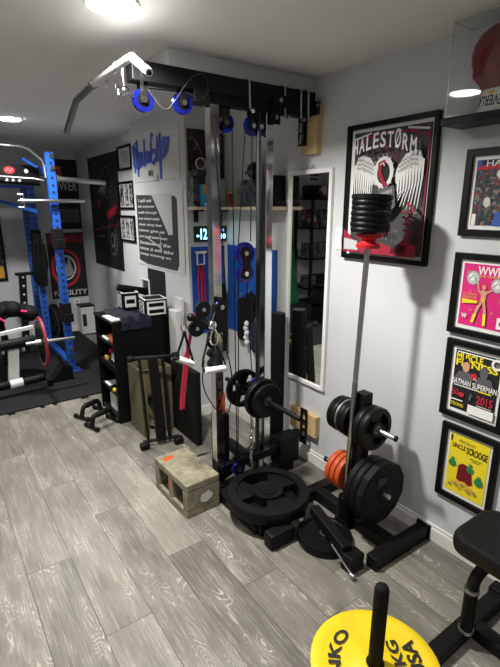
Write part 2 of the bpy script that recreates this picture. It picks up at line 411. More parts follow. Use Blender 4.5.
alight(.655, 1.745, 26); alight(.70, 4.25, 15); alight(-1.3, 1.0, 3); alight(-1.3, 3.6, 7); alight(.655, -.75, 5)
w = bpy.data.worlds.new('w'); bpy.context.scene.world = w; w.use_nodes = True
w.node_tree.nodes['Background'].inputs[0].default_value = (.6,.65,.7,1); w.node_tree.nodes['Background'].inputs[1].default_value = .05
# camera
cd = bpy.data.cameras.new('cam'); cam = bpy.data.objects.new('cam', cd); C.objects.link(cam); bpy.context.scene.camera = cam
cd.sensor_fit = 'VERTICAL'; cd.sensor_height = 36; cd.lens = f_px/667*36; cd.clip_start = .05
cam.location = (0,0,CAMH); cam.rotation_euler = (PI/2-TH, 0, -(PI/2-PSI))
sc = bpy.context.scene; sc.view_settings.view_transform = 'Standard'; sc.view_settings.look = 'None'; sc.view_settings.exposure = 1.2; sc.view_settings.gamma = 1
# ================================================================== RIGHT WALL
def wall_frame(name, yl, zt, w, h, t, label, cat, group=None, mat_w=.0, depth=.02, tilt=0):
    """frame hung on the right wall; yl = left edge (far) y, zt = top z"""
    r = thing(name, (RX, yl-w/2, zt-h), label, cat, group)
    frame_on(MB(), (RX-.0002, yl, zt-h), WU, WV, w, h, t, depth, 'black').build('frame', r, .0015)
    bk = Art((RX-.006, yl-t*.8, zt-h+t*.8), WU, WV, w-1.6*t, h-1.6*t).sheet('paper', .003).build('mount', r)
    a = Art((RX-.0075, yl-t-mat_w, zt-h+t+mat_w), WU, WV, w-2*t-2*mat_w, h-2*t-2*mat_w)
    return r, a
# --- big band poster
r, a = wall_frame('framed_poster', 1.765, 1.992, .516, .650, .022, 'large black framed poster reading HALESTORM above white wings, left of the small framed covers', 'framed poster', mat_w=.016, depth=.026)
a.sheet('nightprint')
for sgn in (-1, 1):
    for k in range(4):
        a.line([(.5+sgn*.04*k*1.5, .55), (.5+sgn*.07*(k+.6), .70), (.5+sgn*.10*(k+.5), .92)], .010, 'crimson')
a.line([(.02,.90),(.2,.95),(.5,.975),(.8,.955),(.98,.91)], .022, 'crimson'); a.line([(.02,.95),(.25,.985)], .02, 'paper'); a.line([(.98,.955),(.72,.985)], .02, 'paper')
a.line([(.015,.02),(.015,.96)], .018, 'paper'); a.line([(.985,.02),(.985,.96)], .018, 'crimson')
# generic spread wings
def wing(sx):
    X = lambda x: .5+sx*x
    # arm of the wing, then long flight feathers hanging from it
    a.poly([(X(.12),.64),(X(.17),.72),(X(.25),.79),(X(.34),.815),(X(.42),.80),(X(.455),.74),(X(.45),.66),(X(.40),.69),(X(.32),.69),(X(.22),.62),(X(.15),.56)], 'paper')
    for i in range(9):
        x = .455-.034*i; y = .74-.014*i
        a.line([(X(x),y),(X(x+.004),y-.14),(X(x-.03-.006*i),.34+.014*i-(.02 if i%2 else 0))], .034, 'paper', True)
        a.line([(X(x-.016),y-.06),(X(x-.014),y-.17),(X(x-.045-.004*i),.38+.014*i)], .010, 'pblack', True)
    for i in range(7):
        for j in range(3):
            x = .19+.035*i; y = .655+.012*i+.032*j-(.012*max(0,i-4))
            a.line([(X(x-.014), y+.014), (X(x), y-.002), (X(x+.014), y+.014)], .007, 'pblack')
wing(-1); wing(1)
a.oval(.5,.66,.13,.125,'paper'); a.oval(.5,.655,.085,.085,'pblack')
for i in range(16):
    t = 2*PI*i/16; a.line([(.5+.10*math.cos(t), .66+.095*math.sin(t)), (.5+.155*math.cos(t+.15), .66+.148*math.sin(t+.15))], .014, 'paper', True)
a.line([(.52,.71),(.50,.74),(.46,.73),(.46,.66),(.50,.60),(.55,.55)], .05, 'crimson'); a.line([(.52,.71),(.50,.735),(.465,.72)], .012, 'paper')
a.poly([(.46,.52),(.66,.56),(.70,.40),(.58,.30),(.48,.36)], 'pgrey'); a.poly([(.50,.50),(.64,.53),(.66,.42),(.58,.345),(.51,.38)], 'pmid'); a.line([(.53,.48),(.6,.42),(.57,.38),(.63,.50)], .012, 'pblack')
a.oval(.50,.255,.065,.050,'paper'); a.oval(.478,.25,.016,.016,'pblack'); a.oval(.525,.25,.016,.016,'pblack'); a.rect(.47,.19,.53,.225,'paper')
for i in range(9): a.line([(.36+.035*i,.22),(.365+.035*i,.12+.02*((i*7)%3))], .014, 'crimson', True)
a.poly([(0,0),(1,0),(1,.09),(.85,.14),(.72,.06),(.55,.10),(.38,.05),(.2,.09),(0,.20)], 'crimson')
for i in range(7): a.line([(.80+.012*i,.36-.05*i),(.88+.01*math.sin(i*2),.34-.045*i),(.93,.30-.04*i)], .02, 'crimson')
a.line([(.86,.42),(.95,.36),(.86,.28),(.95,.20),(.86,.14)], .03, 'crimson'); a.poly([(.02,.02),(.24,.02),(.22,.10),(.02,.12)], 'plgrey')
for i in range(6): a.line([(.70+.035*i,.02),(.72+.03*i,.09),(.76+.02*i,.05)], .014, 'pblack')
word = 'HALESTØRM'
for i, ch in enumerate(word):
    x0 = .085+i*.095; arc = .065*math.sin(PI*(i+.5)/9)+.0; y0 = .785+arc; hgt = .118
    sl = (i-4)*-.18
    a.text(ch, x0, y0, x0+.074, y0+hgt*(1.25 if ch=='Ø' else 1), 'paper', bold=.02, fn=lambda x, y, i=i: (x, y+(x-.085-i*.095)*(.35*(4-i)/4)))
a.build('print', r)
MB().box((0,0,0),(0,0,0),'black')
# --- small framed covers
r, a = wall_frame('framed_cover', 1.113, 1.824, .285, .338, .028, 'black framed comic cover with a red title strip, topmost of the small frames', 'framed picture', 'small framed covers', mat_w=.016)
a.sheet('comicart'); a.rect(0,.88,1,1,'pblack'); a.rect(0,.86,1,.92,'pred'); a.oval(.62,.78,.2,.085,'paper'); a.rect(.0,.9,.1,1,'pblue'); a.text('HARLEY',.2,.9,1.0,.99,'paper',bold=.01); a.rect(.02,.0,.1,.18,'paper')
a.poly([(.1,.1),(.25,.45),(.35,.5),(.45,.1)], 'comicart'); a.oval(.3,.36,.07,.08,'offwhite'); a.poly([(.45,0),(.5,.2),(.7,.22),(.8,0)], 'pblue'); a.poly([(.75,0),(.85,.16),(1,.1),(1,0)], 'pgreen'); a.build('print', r)
r, a = wall_frame('framed_cover', 1.113, 1.418, .290, .346, .026, 'black framed pink cover with white WF letters and a wrestler lifting two silver plates', 'framed picture', 'small framed covers', mat_w=.016)
a.sheet('pink')
a.text('WWF', .30,.83,.78,.97,'paper',bold=.02); a.text('WWF', .31,.80,.79,.83,'pgold',bold=.02)
for cx, cy in ((.22,.78),(.74,.70)):
    a.oval(cx,cy,.14,.115,'pmid'); a.oval(cx,cy,.125,.10,'plgrey'); a.oval(cx-.02,cy+.01,.07,.06,'paper'); a.line([(cx-.08,cy-.03),(cx,cy+.05),(cx+.07,cy-.04)], .02, 'pgrey')
a.line([(.34,.72),(.37,.60),(.43,.55)], .035,'skin'); a.line([(.64,.62),(.56,.58),(.52,.55)], .035,'skin')
a.poly([(.42,.60),(.54,.60),(.53,.44),(.44,.44)],'skin'); a.oval(.475,.645,.035,.035,'skin'); a.line([(.44,.66),(.475,.69),(.52,.64)],.02,'pgold'); a.poly([(.43,.47),(.54,.47),(.50,.40)],'yellow')
a.line([(.46,.43),(.38,.28),(.33,.12)], .055,'skin'); a.line([(.36,.22),(.31,.07)], .06,'pyellow'); a.line([(.51,.43),(.55,.28),(.56,.10)], .055,'skin'); a.line([(.555,.24),(.565,.05)], .06,'pyellow')
a.text('ULTIMATE', .06,.50,.36,.54,'pgold'); a.text('WARRIOR', .06,.455,.36,.49,'pgold'); a.poly([(.06,.36),(.38,.39),(.38,.43),(.06,.44)],'pyellow'); a.text('W', .08,.12,.2,.2,'paper',bold=.03)
a.rect(.82,.04,1,.22,'paper'); a.oval(.91,.13,.04,.035,'pblack')
for x, y in ((.1,.9),(.8,.5),(.68,.3),(.2,.6),(.88,.88),(.25,.3)): a.line([(x,y),(x+.05,y-.03),(x-.01,y-.05)], .008, 'pgold')
a.build('print', r)
r, a = wall_frame('framed_cover', 1.103, 1.045, .285, .360, .026, 'black framed fitness magazine with yellow MUSCLE and FITNESS title on black', 'framed picture', 'small framed covers', mat_w=.017)
a.sheet('pblack'); a.rect(.04,.955,.85,.975,'paper')
a.text('MUSCLE', .03,.84,.62,.95,'pyellow',bold=.03); a.text('FITNESS', .03,.74,.96,.85,'pyellow',bold=.03)
a.oval(.92,.90,.12,.09,'paper'); a.oval(.92,.90,.07,.05,'darkart')
a.oval(.27,.755,.085,.10,'skin'); a.poly([(.18,.79),(.2,.87),(.3,.88),(.36,.80),(.28,.83)],'pblack'); a.poly([(.02,.52),(.14,.66),(.38,.66),(.46,.52)],'pgrey'); a.oval(.68,.72,.09,.10,'pgrey'); a.poly([(.5,.52),(.58,.64),(.84,.64),(.92,.52)],'pgrey'); a.poly([(.36,.64),(.50,.68),(.56,.62),(.46,.55)],'pred')
a.line([(.47,.57),(.5,.6),(.54,.56)], .02,'offwhite')
a.text('BATMAN SUPERMAN', -.0,.43,1.0,.525,'paper',bold=.015); a.rect(.05,.405,.6,.42,'paper'); a.rect(.6,.40,.9,.42,'pyellow'); a.text('2015', .60,.20,.95,.34,'pred',bold=.02); a.text('50', .02,.24,.18,.34,'pred',bold=.02); a.oval(.25,.27,.07,.04,'pred'); a.line([(.45,.22),(.47,.34),(.5,.28)], .05,'pgrey')
a.rect(.03,.155,.3,.175,'paper'); a.text('STRONG', .0,.06,.33,.12,'pyellow',bold=.01); a.rect(.43,.0,1.0,.15,'paper'); a.rect(.62,.17,.95,.18,'paper')
a.build('print', r)
r, a = wall_frame('framed_cover', 1.078, .650, .266, .372, .026, 'black framed yellow comic cover titled UNCLE SCROOGE, lowest of the small frames', 'framed picture', 'small framed covers', mat_w=.015)
a.sheet('pyellow'); a.rect(.02,.87,.07,.97,'pblack'); a.text("Walt Disney's", .24,.87,.66,.94,'pblack',shear=.3); a.text('UNCLE', .08,.77,.42,.85,'pblack',bold=.03); a.text('SCROOGE', .45,.74,.97,.86,'pblack',bold=.03)
a.rect(.55,.685,.85,.695,'pblack'); a.rect(.6,.655,.8,.665,'pblack')
# plain stand-in picture: two green money bags over coins on a red cloth
a.poly([(.30,.50),(.40,.56),(.62,.54),(.70,.26),(.50,.20),(.28,.26)], 'darkred'); a.poly([(.20,.16),(.80,.10),(.84,.14),(.50,.26),(.18,.21)], 'pgold')
for cx, cy, rr in ((.14,.50,.10),(.60,.50,.09),(.84,.36,.11)):
    a.oval(cx,cy,rr,rr*.62,'pgreen'); a.poly([(cx-.05,cy+.10),(cx+.05,cy+.10),(cx+.02,cy+.05),(cx-.02,cy+.05)],'pgreen')
for i in range(9): a.oval(.14+.08*i, .13+.03*((i*5)%3), .045,.02,'pgold' if i%2 else 'olive')
a.build('print', r)
# --- light switch left of the band poster
r = thing('light_switch', (RX, 1.79, 1.38), 'small white light switch plate just left of the HALESTORM poster', 'light switch')
MB().box((RX-.006,1.757,1.378),(RX-.0005,1.829,1.494),'white').build('plate', r, .002)
MB().box((RX-.012,1.784,1.415),(RX-.006,1.80,1.457),'white').build('rocker', r, .001)
# --- mirror hung by its cord
my0, my1, mz0, mz1 = 1.862, 2.228, .525, 1.806
r = thing('wall_mirror', (RX, (my0+my1)/2, mz0), 'tall narrow wall mirror in a thin white frame left of the HALESTORM poster', 'mirror')
frame_on(MB(), (RX-.0002, my1, mz0), WU, WV, my1-my0, mz1-mz0, .024, .022, 'mirrorframe').build('frame', r, .003)
MB().box((RX-.012,my0+.02,mz0+.02),(RX-.007,my1-.02,mz1-.02),'mirror').build('mirror_glass', r)
MB().tube([(RX-.006,2.045,1.806),(RX-.006,2.04,1.823),(RX-.006,2.03,1.829),(RX-.006,2.02,1.823),(RX-.006,2.015,1.806)], .0022, 'dullsteel', 6, smooth=2).build('hanging_loop', r)
# --- pine anchor blocks
def wood(lo, hi, label):
    o = MB().box(lo, hi, 'pine').build('timber_block', None, .002); tag(o, label, 'wood block'); return o
wood((RX-.038,1.975,1.885),(RX,2.105,2.125),'short pine board screwed upright to the wall behind the top bracket')
wood((RX-.038,1.895,.205),(RX,2.14,.345),'pine block screwed to the wall above the baseboard behind the low bracket')
o = MB().box((RX-.060,2.055,1.93),(RX-.0385,2.105,2.07),'black'); 
r = thing('wall_hook_plate', (RX-.04,2.08,1.93), 'narrow black hanging plate with white marks on the upper pine board', 'hanger')
o.build('plate', r, .001)
for i, (y, z) in enumerate(((2.08,2.035),(2.08,2.01),(2.075,1.975),(2.085,1.95))): MB().tube([V((RX-.061,y+.009*math.cos(t),z+.011*math.sin(t))) for t in [2*PI*k/10 for k in range(10)]], .0022, 'plgrey', 5, closed=True).build('ring', r)
# --- shelf with display case at the upper right
sy0, sy1, sx, sz = .45, 1.165, 1.725, 1.905
r = thing('wall_shelf', (RX, .8, sz), 'black floating shelf at the upper right above the small framed covers', 'shelf')
MB().box((sx,sy0,sz),(RX,sy1,sz+.028),'black').build('board', r, .002)
MB().box((RX-.02,sy0,sz+.028),(RX,sy1,sz+.032),'black').build('back_lip', r)
r = thing('display_case', (1.79,.9,sz+.028), 'clear acrylic display case on the black shelf around the red boxing glove', 'display case')
cx0, cx1, cy0, cy1, cz0, cz1 = 1.728, 1.858, .72, 1.148, sz+.029, 2.255
t = .003
for nm, lo, hi in (('side_pane',(cx0,cy1-t,cz0),(cx1,cy1,cz1)),('side_pane',(cx0,cy0,cz0),(cx1,cy0+t,cz1)),('front_pane',(cx0,cy0+t,cz0),(cx0+t,cy1-t,cz1)),('top_pane',(cx0+t,cy0+t,cz1-t),(cx1,cy1-t,cz1))):
    MB().box(lo, hi, 'acrylic').build(nm, r)
e = MB()
for p0, p1 in (((cx0,cy1,cz0),(cx0,cy1,cz1)),((cx0,cy0,cz1),(cx0,cy1,cz1)),((cx0,cy1,cz1),(cx1,cy1,cz1))): e.cyl(p0,p1,.0022,'acryliced',6)
e.build('edge_trim', r)
# --- red boxing glove standing fingers up, cuff down
gx, gy, gz = 1.795, .985, sz+.030
r = thing('boxing_glove', (gx,gy,gz), 'dark red boxing glove with a white lettered cuff standing upside down in the clear case', 'boxing glove')
def glove_body():
    n = 28; rows = [(.075,.052,.060,0,0),(.10,.056,.068,0,0),(.13,.060,.084,0,.002),(.165,.060,.104,0,.004),(.20,.060,.110,0,.002),(.235,.059,.107,0,-.002),(.262,.055,.094,0,-.008),(.284,.042,.066,0,-.014),(.292,.022,.03,0,-.015),(.295,.002,.003,0,-.015)]
    vs = []; fs = []
    for (z, rx, ry, ox, oy) in rows:
        for k in range(n):
            a = 2*PI*k/n; c, s_ = math.cos(a), math.sin(a); cr = abs(c)**.8*(1 if c>0 else -1); sr = abs(s_)**.8*(1 if s_>0 else -1)
            vs.append((gx+ox+rx*cr, gy+oy+ry*sr, gz+z))
    for j in range(len(rows)-1):
        for k in range(n): fs.append((j*n+k, j*n+(k+1)%n, (j+1)*n+(k+1)%n, (j+1)*n+k))
    m = MB(); m.add(vs, fs, 'darkred', True)
    return m
glove_body().build('padding', r)
m = MB(); m.tube([(gx-.02,gy+.03,gz+.09),(gx-.045,gy+.055,gz+.13),(gx-.052,gy+.05,gz+.18),(gx-.045,gy+.02,gz+.21)], [.022,.026,.026,.020], 'darkred', 14); m.sphere((gx-.045,gy+.02,gz+.212), .021, 'darkred'); m.build('thumb', r)
m = MB(); n = 28; rows = [(.0,.052,.070),(.01,.054,.072),(.06,.050,.062),(.078,.048,.058)]; vs=[]; fs=[]
for z, rx, ry in rows:
    for k in range(n): a=2*PI*k/n; vs.append((gx+rx*math.cos(a), gy+ry*math.sin(a), gz+z))
for j in range(3):
    for k in range(n): fs.append((j*n+k, j*n+(k+1)%n, (j+1)*n+(k+1)%n, (j+1)*n+k))
m.add(vs, fs, 'white', True); cuff = m.build('cuff', r)
def cuff_text(s):
    vs, fs, _ = text2d(s, .02); out = []
    for a_, b_ in vs:
        a_, b_ = 1-a_, 1-b_                                   # word stands upside down on the cuff
        th = PI/2+.25+a_*(PI*.62); z = .018+b_*.036; k = (z-.01)/.05; rx = .054-.004*k+.0008; ry = .072-.010*k+.0008
        out.append((gx+rx*math.cos(th), gy+ry*math.sin(th), gz+z))
    mm = MB(); mm.add(out, fs, 'pblack'); return mm
cuff_text('EVERLAST').build('lettering', cuff)
MB().sphere((gx-.05,gy,gz+.062), (.004,.012,.006), 'yellow').build('label', cuff)
# ================================================================== RECESS AND COLUMN WALLS
def flat_on_column(name, yl, zb, w, h, label, cat, group=None, x=JX-.0045):
    r = thing(name, (x, yl-w/2, zb), label, cat, group); a = Art((x, yl, zb), WU, WV, w, h); return r, a
r, a = flat_on_column('brush_lettered_sign', 3.90, 1.80, .85, .37, 'white panel with big blue brush lettering high on the white column', 'sign')
a.sheet('offwhite', .003)
rnd = random.Random(3)
# looping brush script
strokes = [[(.02,.78),(.05,.30),(.06,.20)],[(.06,.80),(.03,.35)],[(.10,.75),(.09,.28)],[(.14,.88),(.13,.12)],[(.17,.62),(.15,.25),(.20,.35),(.22,.60)],[(.22,.62),(.21,.30)],[(.25,.60),(.25,.34),(.30,.40),(.31,.62)],[(.31,.85),(.30,.30)],[(.34,.60),(.34,.36),(.39,.42),(.39,.60)],
  [(.42,.58),(.40,.36),(.46,.46),(.47,.64)],[(.52,.85),(.48,.92),(.46,.70),(.45,.40),(.50,.34),(.56,.44),(.55,.58),(.47,.56)],[(.60,.85),(.59,.36)],[(.57,.62),(.70,.70)],[(.66,.88),(.65,.45),(.64,.02)],[(.70,.62),(.66,.58),(.67,.42),(.73,.46)],[(.73,.80),(.73,.42)],[(.77,.78),(.76,.45)],[(.70,.66),(.84,.74)],[(.81,.72),(.79,.50)]]
for s_ in strokes: a.line(s_, .042, 'brushblue')
a.line([(.09,.80),(.16,.82)], .022, 'brushblue')
a.rect(.38,.10,.47,.22,'pmid'); a.rect(.39,.11,.45,.20,'pblack'); a.rect(.5,.0,.58,.12,'plgrey')
a.build('lettered_panel', r)
r, a = flat_on_column('lettered_poster', 3.92, 1.125, .90, .62, 'dark poster with lines of white handwriting hung low on the white column', 'poster')
a.sheet('offwhite', .003); a.poly([(.05,.06),(.24,.02),(.86,.02),(.90,.10),(.90,.86),(.86,.90),(.05,.93)], 'signdark')
a.poly([(.40,.93),(.80,.93),(.80,.45),(.72,.44)], 'plgrey')  # pale reflection on the poster's upper right, painted in as a grey wedge
lines = ['I will not', 'let anyone', 'walk through', 'my mind with', 'their dirty feet', 'never give up', 'on a dream just', 'because of the', 'time it will take', 'keep moving on', 'and on']
for i, s_ in enumerate(lines[:10]):
    y = .86-.078*i; x1 = .40+.05*i if i < 9 else .75
    a.text(s_, .09, y-.028, min(x1,.86), y+.016, 'paper', bold=.005, shear=.2)
a.line([(.22,.40),(.58,.26)], .012, 'plgrey'); a.line([(.55,.46),(.57,.22)], .012, 'plgrey')
a.build('lettered_panel', r)
r, a = flat_on_column('small_dark_poster', 3.72, .74, .34, .365, 'small black poster with a red figure low on the column behind the device boxes', 'poster')
a.sheet('pblack'); a.oval(.42,.22,.10,.12,'pred'); a.line([(.30,.10),(.42,.35),(.55,.12)], .08,'crimson'); a.line([(.75,.35),(.62,.15),(.80,.12)], .04,'pmid'); a.oval(.40,.38,.04,.04,'pgold'); a.build('print', r)
def wall_frame2(yl, zt, w, h, label, n, x=FX):
    r = thing('picture_frame', (x, yl-w/2, zt-h), label, 'framed picture', 'picture frames beside the long black banner')
    frame_on(MB(), (x-.001, yl, zt-h), WU, WV, w, h, .02, .02, 'black').build('frame', r)
    a = Art((x-.006, yl-.018, zt-h+.018), WU, WV, w-.036, h-.036).sheet('offwhite')
    if n == 0: a.rect(.15,.12,.85,.9,'plgrey'); [a.line([(.25,.3+.1*i),(.75,.3+.1*i)], .03, 'pmid') for i in range(6)]
    else:
        for i in range(n): a.rect(.05+.95/n*i, .06, .95/n*(i+1)-.02, .94, 'photoart')
    a.build('print', r)
wall_frame2(4.70, 2.168, .36, .222, 'black framed certificate, topmost of the frames left of the column', 0)
wall_frame2(4.745, 1.845, .42, .262, 'black frame with three grey photos, middle of the frames left of the column', 3)
wall_frame2(4.775, 1.525, .42, .256, 'black frame with three grey photos, lowest of the frames left of the column', 3)
r = thing('wall_banner', (FX, 5.2, .95), 'long black motorcycle banner with red marks in the far corner left of the frames', 'banner')
a = Art((FX-.004, 5.72, .945), WU, WV, .97, 1.20).sheet('glassdark' if False else 'pblack', .003)
a.poly([(.30,.70),(.62,.76),(.62,.72),(.30,.66)], 'pgrey')
def ring(a, cx, cy, rx, ry, w, m, n=24):
    a.line([(cx+rx*math.cos(2*PI*i/n), cy+ry*math.sin(2*PI*i/n)) for i in range(n+1)], w, m)
ring(a,.30,.86,.10,.08,.014,'pgrey'); ring(a,.34,.70,.13,.11,.014,'pgrey'); ring(a,.62,.76,.16,.13,.012,'pgrey'); ring(a,.70,.26,.13,.13,.02,'pgrey'); ring(a,.70,.26,.06,.06,.02,'pmid')
a.poly([(.28,.58),(.36,.62),(.34,.54)],'pred')
for i in range(4): a.poly([(.60+.09*i,.44+.016*i),(.68+.09*i,.46+.016*i),(.66+.09*i,.53+.016*i),(.58+.09*i,.50+.016*i)],'crimson')
a.poly([(.05,.34),(.95,.42),(.95,.40),(.05,.32)],'darkred'); a.text('MAX', .40,.66,.62,.74,'pmid',shear=.3); a.text('SPEED', .2,.27,.45,.29,'pmid'); a.build('print', r)
# recess: shelf on two walls
r = thing('corner_shelf', (1.80,2.85,1.58), 'pale wood shelf running round the recess corner behind the cable tower', 'shelf')
MB().box((JX+.003,2.83,1.585),(RX-.001,BY-.001,1.605),'shelfwood').build('board', r, .001)
MB().box((1.735,2.236,1.585),(RX-.001,2.829,1.605),'shelfwood').build('board', r, .001)
for (lo, hi) in (((1.60,2.945,1.50),(1.625,2.968,1.585)),((1.80,2.945,1.50),(1.825,2.968,1.585)),((1.84,2.40,1.50),(1.863,2.425,1.585))): MB().box(lo,hi,'black').build('bracket', r)
for k in (1.60,1.80): MB().box((k,2.86,1.573),(k+.025,2.968,1.585),'black').build('bracket', r)
# posters on the recess wall
r = thing('framed_print', (1.63,BY,1.83), 'tall dark framed print with a yellow speck, left of the front post', 'framed picture')
frame_on(MB(), (1.565, BY-.001, 1.84), BU, WV, .15, .27, .015, .015, 'greyblack').build('frame', r)
a = Art((1.578,BY-.007,1.853), BU, WV, .124, .244).sheet('darkart'); a.line([(.3,.8),(.6,.6),(.8,.4),(.5,.7),(.3,.5)], .03,'plgrey'); a.oval(.6,.18,.12,.07,'olive'); a.build('print', r)
r = thing('framed_print', (1.79,BY,1.83), 'dark framed print on the recess wall between two cables', 'framed picture')
frame_on(MB(), (1.735, BY-.001, 1.80), BU, WV, .115, .30, .012, .015, 'greyblack').build('frame', r)
Art((1.745,BY-.007,1.812), BU, WV, .095, .276).sheet('darkart').build('print', r)
# things on the shelf
def on_shelf(name, x0, y0, x1, y1, h, m, label, cat, art=None, z=1.606, group=None):
    r = thing(name, ((x0+x1)/2,(y0+y1)/2,z), label, cat, group); MB().box((x0,y0,z),(x1,y1,z+h),m).build('box', r, .0015)
    if art:
        a = Art((x0+.003,y0-.0008,z+.003), BU, WV, x1-x0-.006, h-.006); art(a); a.build('print', r)
    return r
on_shelf('collectible_box', 1.553,2.875,1.65,2.955,.20,'boxart','dark boxed collectible at the left end of the corner shelf','box', lambda a: (a.rect(0,0,1,1,'boxart'), a.oval(.4,.6,.25,.15,'pgrey'), a.oval(.5,.25,.2,.12,'pgrey')))
on_shelf('collectible_box', 1.600,2.832,1.668,2.872,.145,'pskyblue','yellow topped light blue box on the corner shelf beside the front post','box', lambda a: (a.rect(0,0,1,1,'pskyblue'), a.rect(0,.58,1,1,'pgold'), a.rect(.55,.66,.95,.85,'paper'), a.oval(.5,.3,.14,.12,'pblue'), a.oval(.3,.1,.12,.06,'paper'), a.oval(.7,.12,.1,.06,'paper')))
r = thing('display_plaque', (1.62,2.90,1.806), 'round medallion plaque standing on the dark box at the shelf end', 'plaque')
MB().box((1.575,2.885,1.807),(1.70,2.93,1.85),'darkart').build('base', r, .002)
MB().tube([(1.625+.036*math.cos(2*PI*k/24),2.89,1.885+.036*math.sin(2*PI*k/24)) for k in range(24)], .005, 'plgrey', 6, closed=True).build('ring', r)
MB().cyl((1.625,2.892,1.885),(1.625,2.902,1.885),.034,'darkart').build('disc', r)
def figure(x, y, z, h, mb_, m2, label, cat='figurine'):
    r = thing('figurine', (x,y,z), label, cat)
    b = MB()
    b.tube([(x-.010,y,z+.004),(x-.012,y,z+h*.25),(x-.006,y,z+h*.45)], h*.055, mb_, 8); b.tube([(x+.012,y,z+.004),(x+.012,y,z+h*.25),(x+.006,y,z+h*.45)], h*.055, mb_, 8)
    b.tube([(x,y,z+h*.42),(x,y,z+h*.6),(x,y,z+h*.74)], [h*.08,h*.10,h*.11], mb_, 10)
    b.tube([(x-h*.10,y,z+h*.72),(x-h*.17,y,z+h*.58),(x-h*.12,y-h*.05,z+h*.48)], h*.04, mb_, 8); b.tube([(x+h*.10,y,z+h*.72),(x+h*.17,y,z+h*.58),(x+h*.13,y-h*.05,z+h*.46)], h*.04, mb_, 8)
    b.build('body', r); MB().sphere((x,y,z+h*.88), h*.085, m2, 12, 8).build('head', r); MB().box((x-.03,y-.02,z),(x+.03,y+.02,z+.004),'black').build('base', r)
    return r
figure(1.795,2.79,1.606,.115,'red','yellow','small red figurine with a yellow head on the corner shelf')
on_shelf('collectible_box', 1.735,2.94,1.853,2.965,.17,'offwhite','pale backing card standing behind the red figurine','box')
figure(1.80,2.67,1.606,.165,'olive','olive','olive green figurine on the shelf right of the red one')
figure(1.775,2.615,1.606,.115,'purple','purple','purple figurine on the shelf beside the green one')
r = thing('collectible_box', (1.80,2.50,1.606), 'large dark box on the shelf behind the middle cables', 'box'); MB().box((1.752,2.44,1.606),(1.855,2.58,1.77),'boxart').build('box', r, .002)
r = thing('stacked_helmet', (1.80,2.51,1.772), 'black rounded helmet on top of the large dark shelf box', 'helmet'); MB().sphere((1.80,2.51,1.825),(.045,.06,.053),'black').build('shell', r); MB().box((1.752,2.47,1.80),(1.762,2.55,1.825),'pgrey').build('visor', r)
r = thing('loudspeaker', (1.80,2.303,1.606), 'tall black loudspeaker at the right end of the corner shelf', 'speaker')
MB().box((1.745,2.262,1.606),(1.85,2.345,1.785),'black').build('cabinet', r, .004)
MB().cyl((1.7455,2.303,1.66),(1.741,2.303,1.66),.032,'greyblack').build('driver', r); MB().cyl((1.7455,2.303,1.735),(1.741,2.303,1.735),.014,'dullsteel').build('tweeter', r)
r = thing('small_black_box', (1.80,2.247,1.606), 'little black box on the shelf tip beside the mirror', 'box'); MB().box((1.76,2.237,1.606),(1.84,2.258,1.64),'black').build('box', r, .002)
# clock
r = thing('digital_clock', (1.69,BY,1.36), 'wide digital clock with glowing cyan digits on the recess wall under the shelf', 'clock')
MB().box((1.592,2.945,1.362),(1.860,BY-.001,1.472),'pblack').build('case', r, .008)
a = Art((1.600,2.944,1.368), BU, WV, .252, .098)
a.text('-12', .03,.12,.36,.88,'cyan',bold=.02); a.text(':', .42,.3,.45,.7,'cyan'); a.text('0', .60,.12,.76,.88,'cyan',bold=.02); a.text('50', .79,.12,.98,.48,'cyan',bold=.01); a.text('PM', .78,.62,.92,.85,'cyandim'); a.build('digits', r)
# pegboards
def pegboard(name, o, u, w, h, label):
    r = thing(name, o, label, 'pegboard'); a = Art(o, u, WV, w, h).sheet('pegblue', .010)
    nx, nz = int(w/.05), int(h/.05)
    for i in range(nx):
        for j in range(nz): k0 = a.k; a.oval((i+.5)/nx, (j+.5)/nz, .0035/w, .0035/h, 'pblack', 6); a.k = 1
    a.build('board', r); return r
pegboard('pegboard', (1.570,BY-.0105,.685), BU, .275, .642, 'blue pegboard on the recess wall under the clock')
pegboard('pegboard', (RX-.0105,2.93,.70), WU, .585, .635, 'blue pegboard on the side wall of the recess, right of the corner')
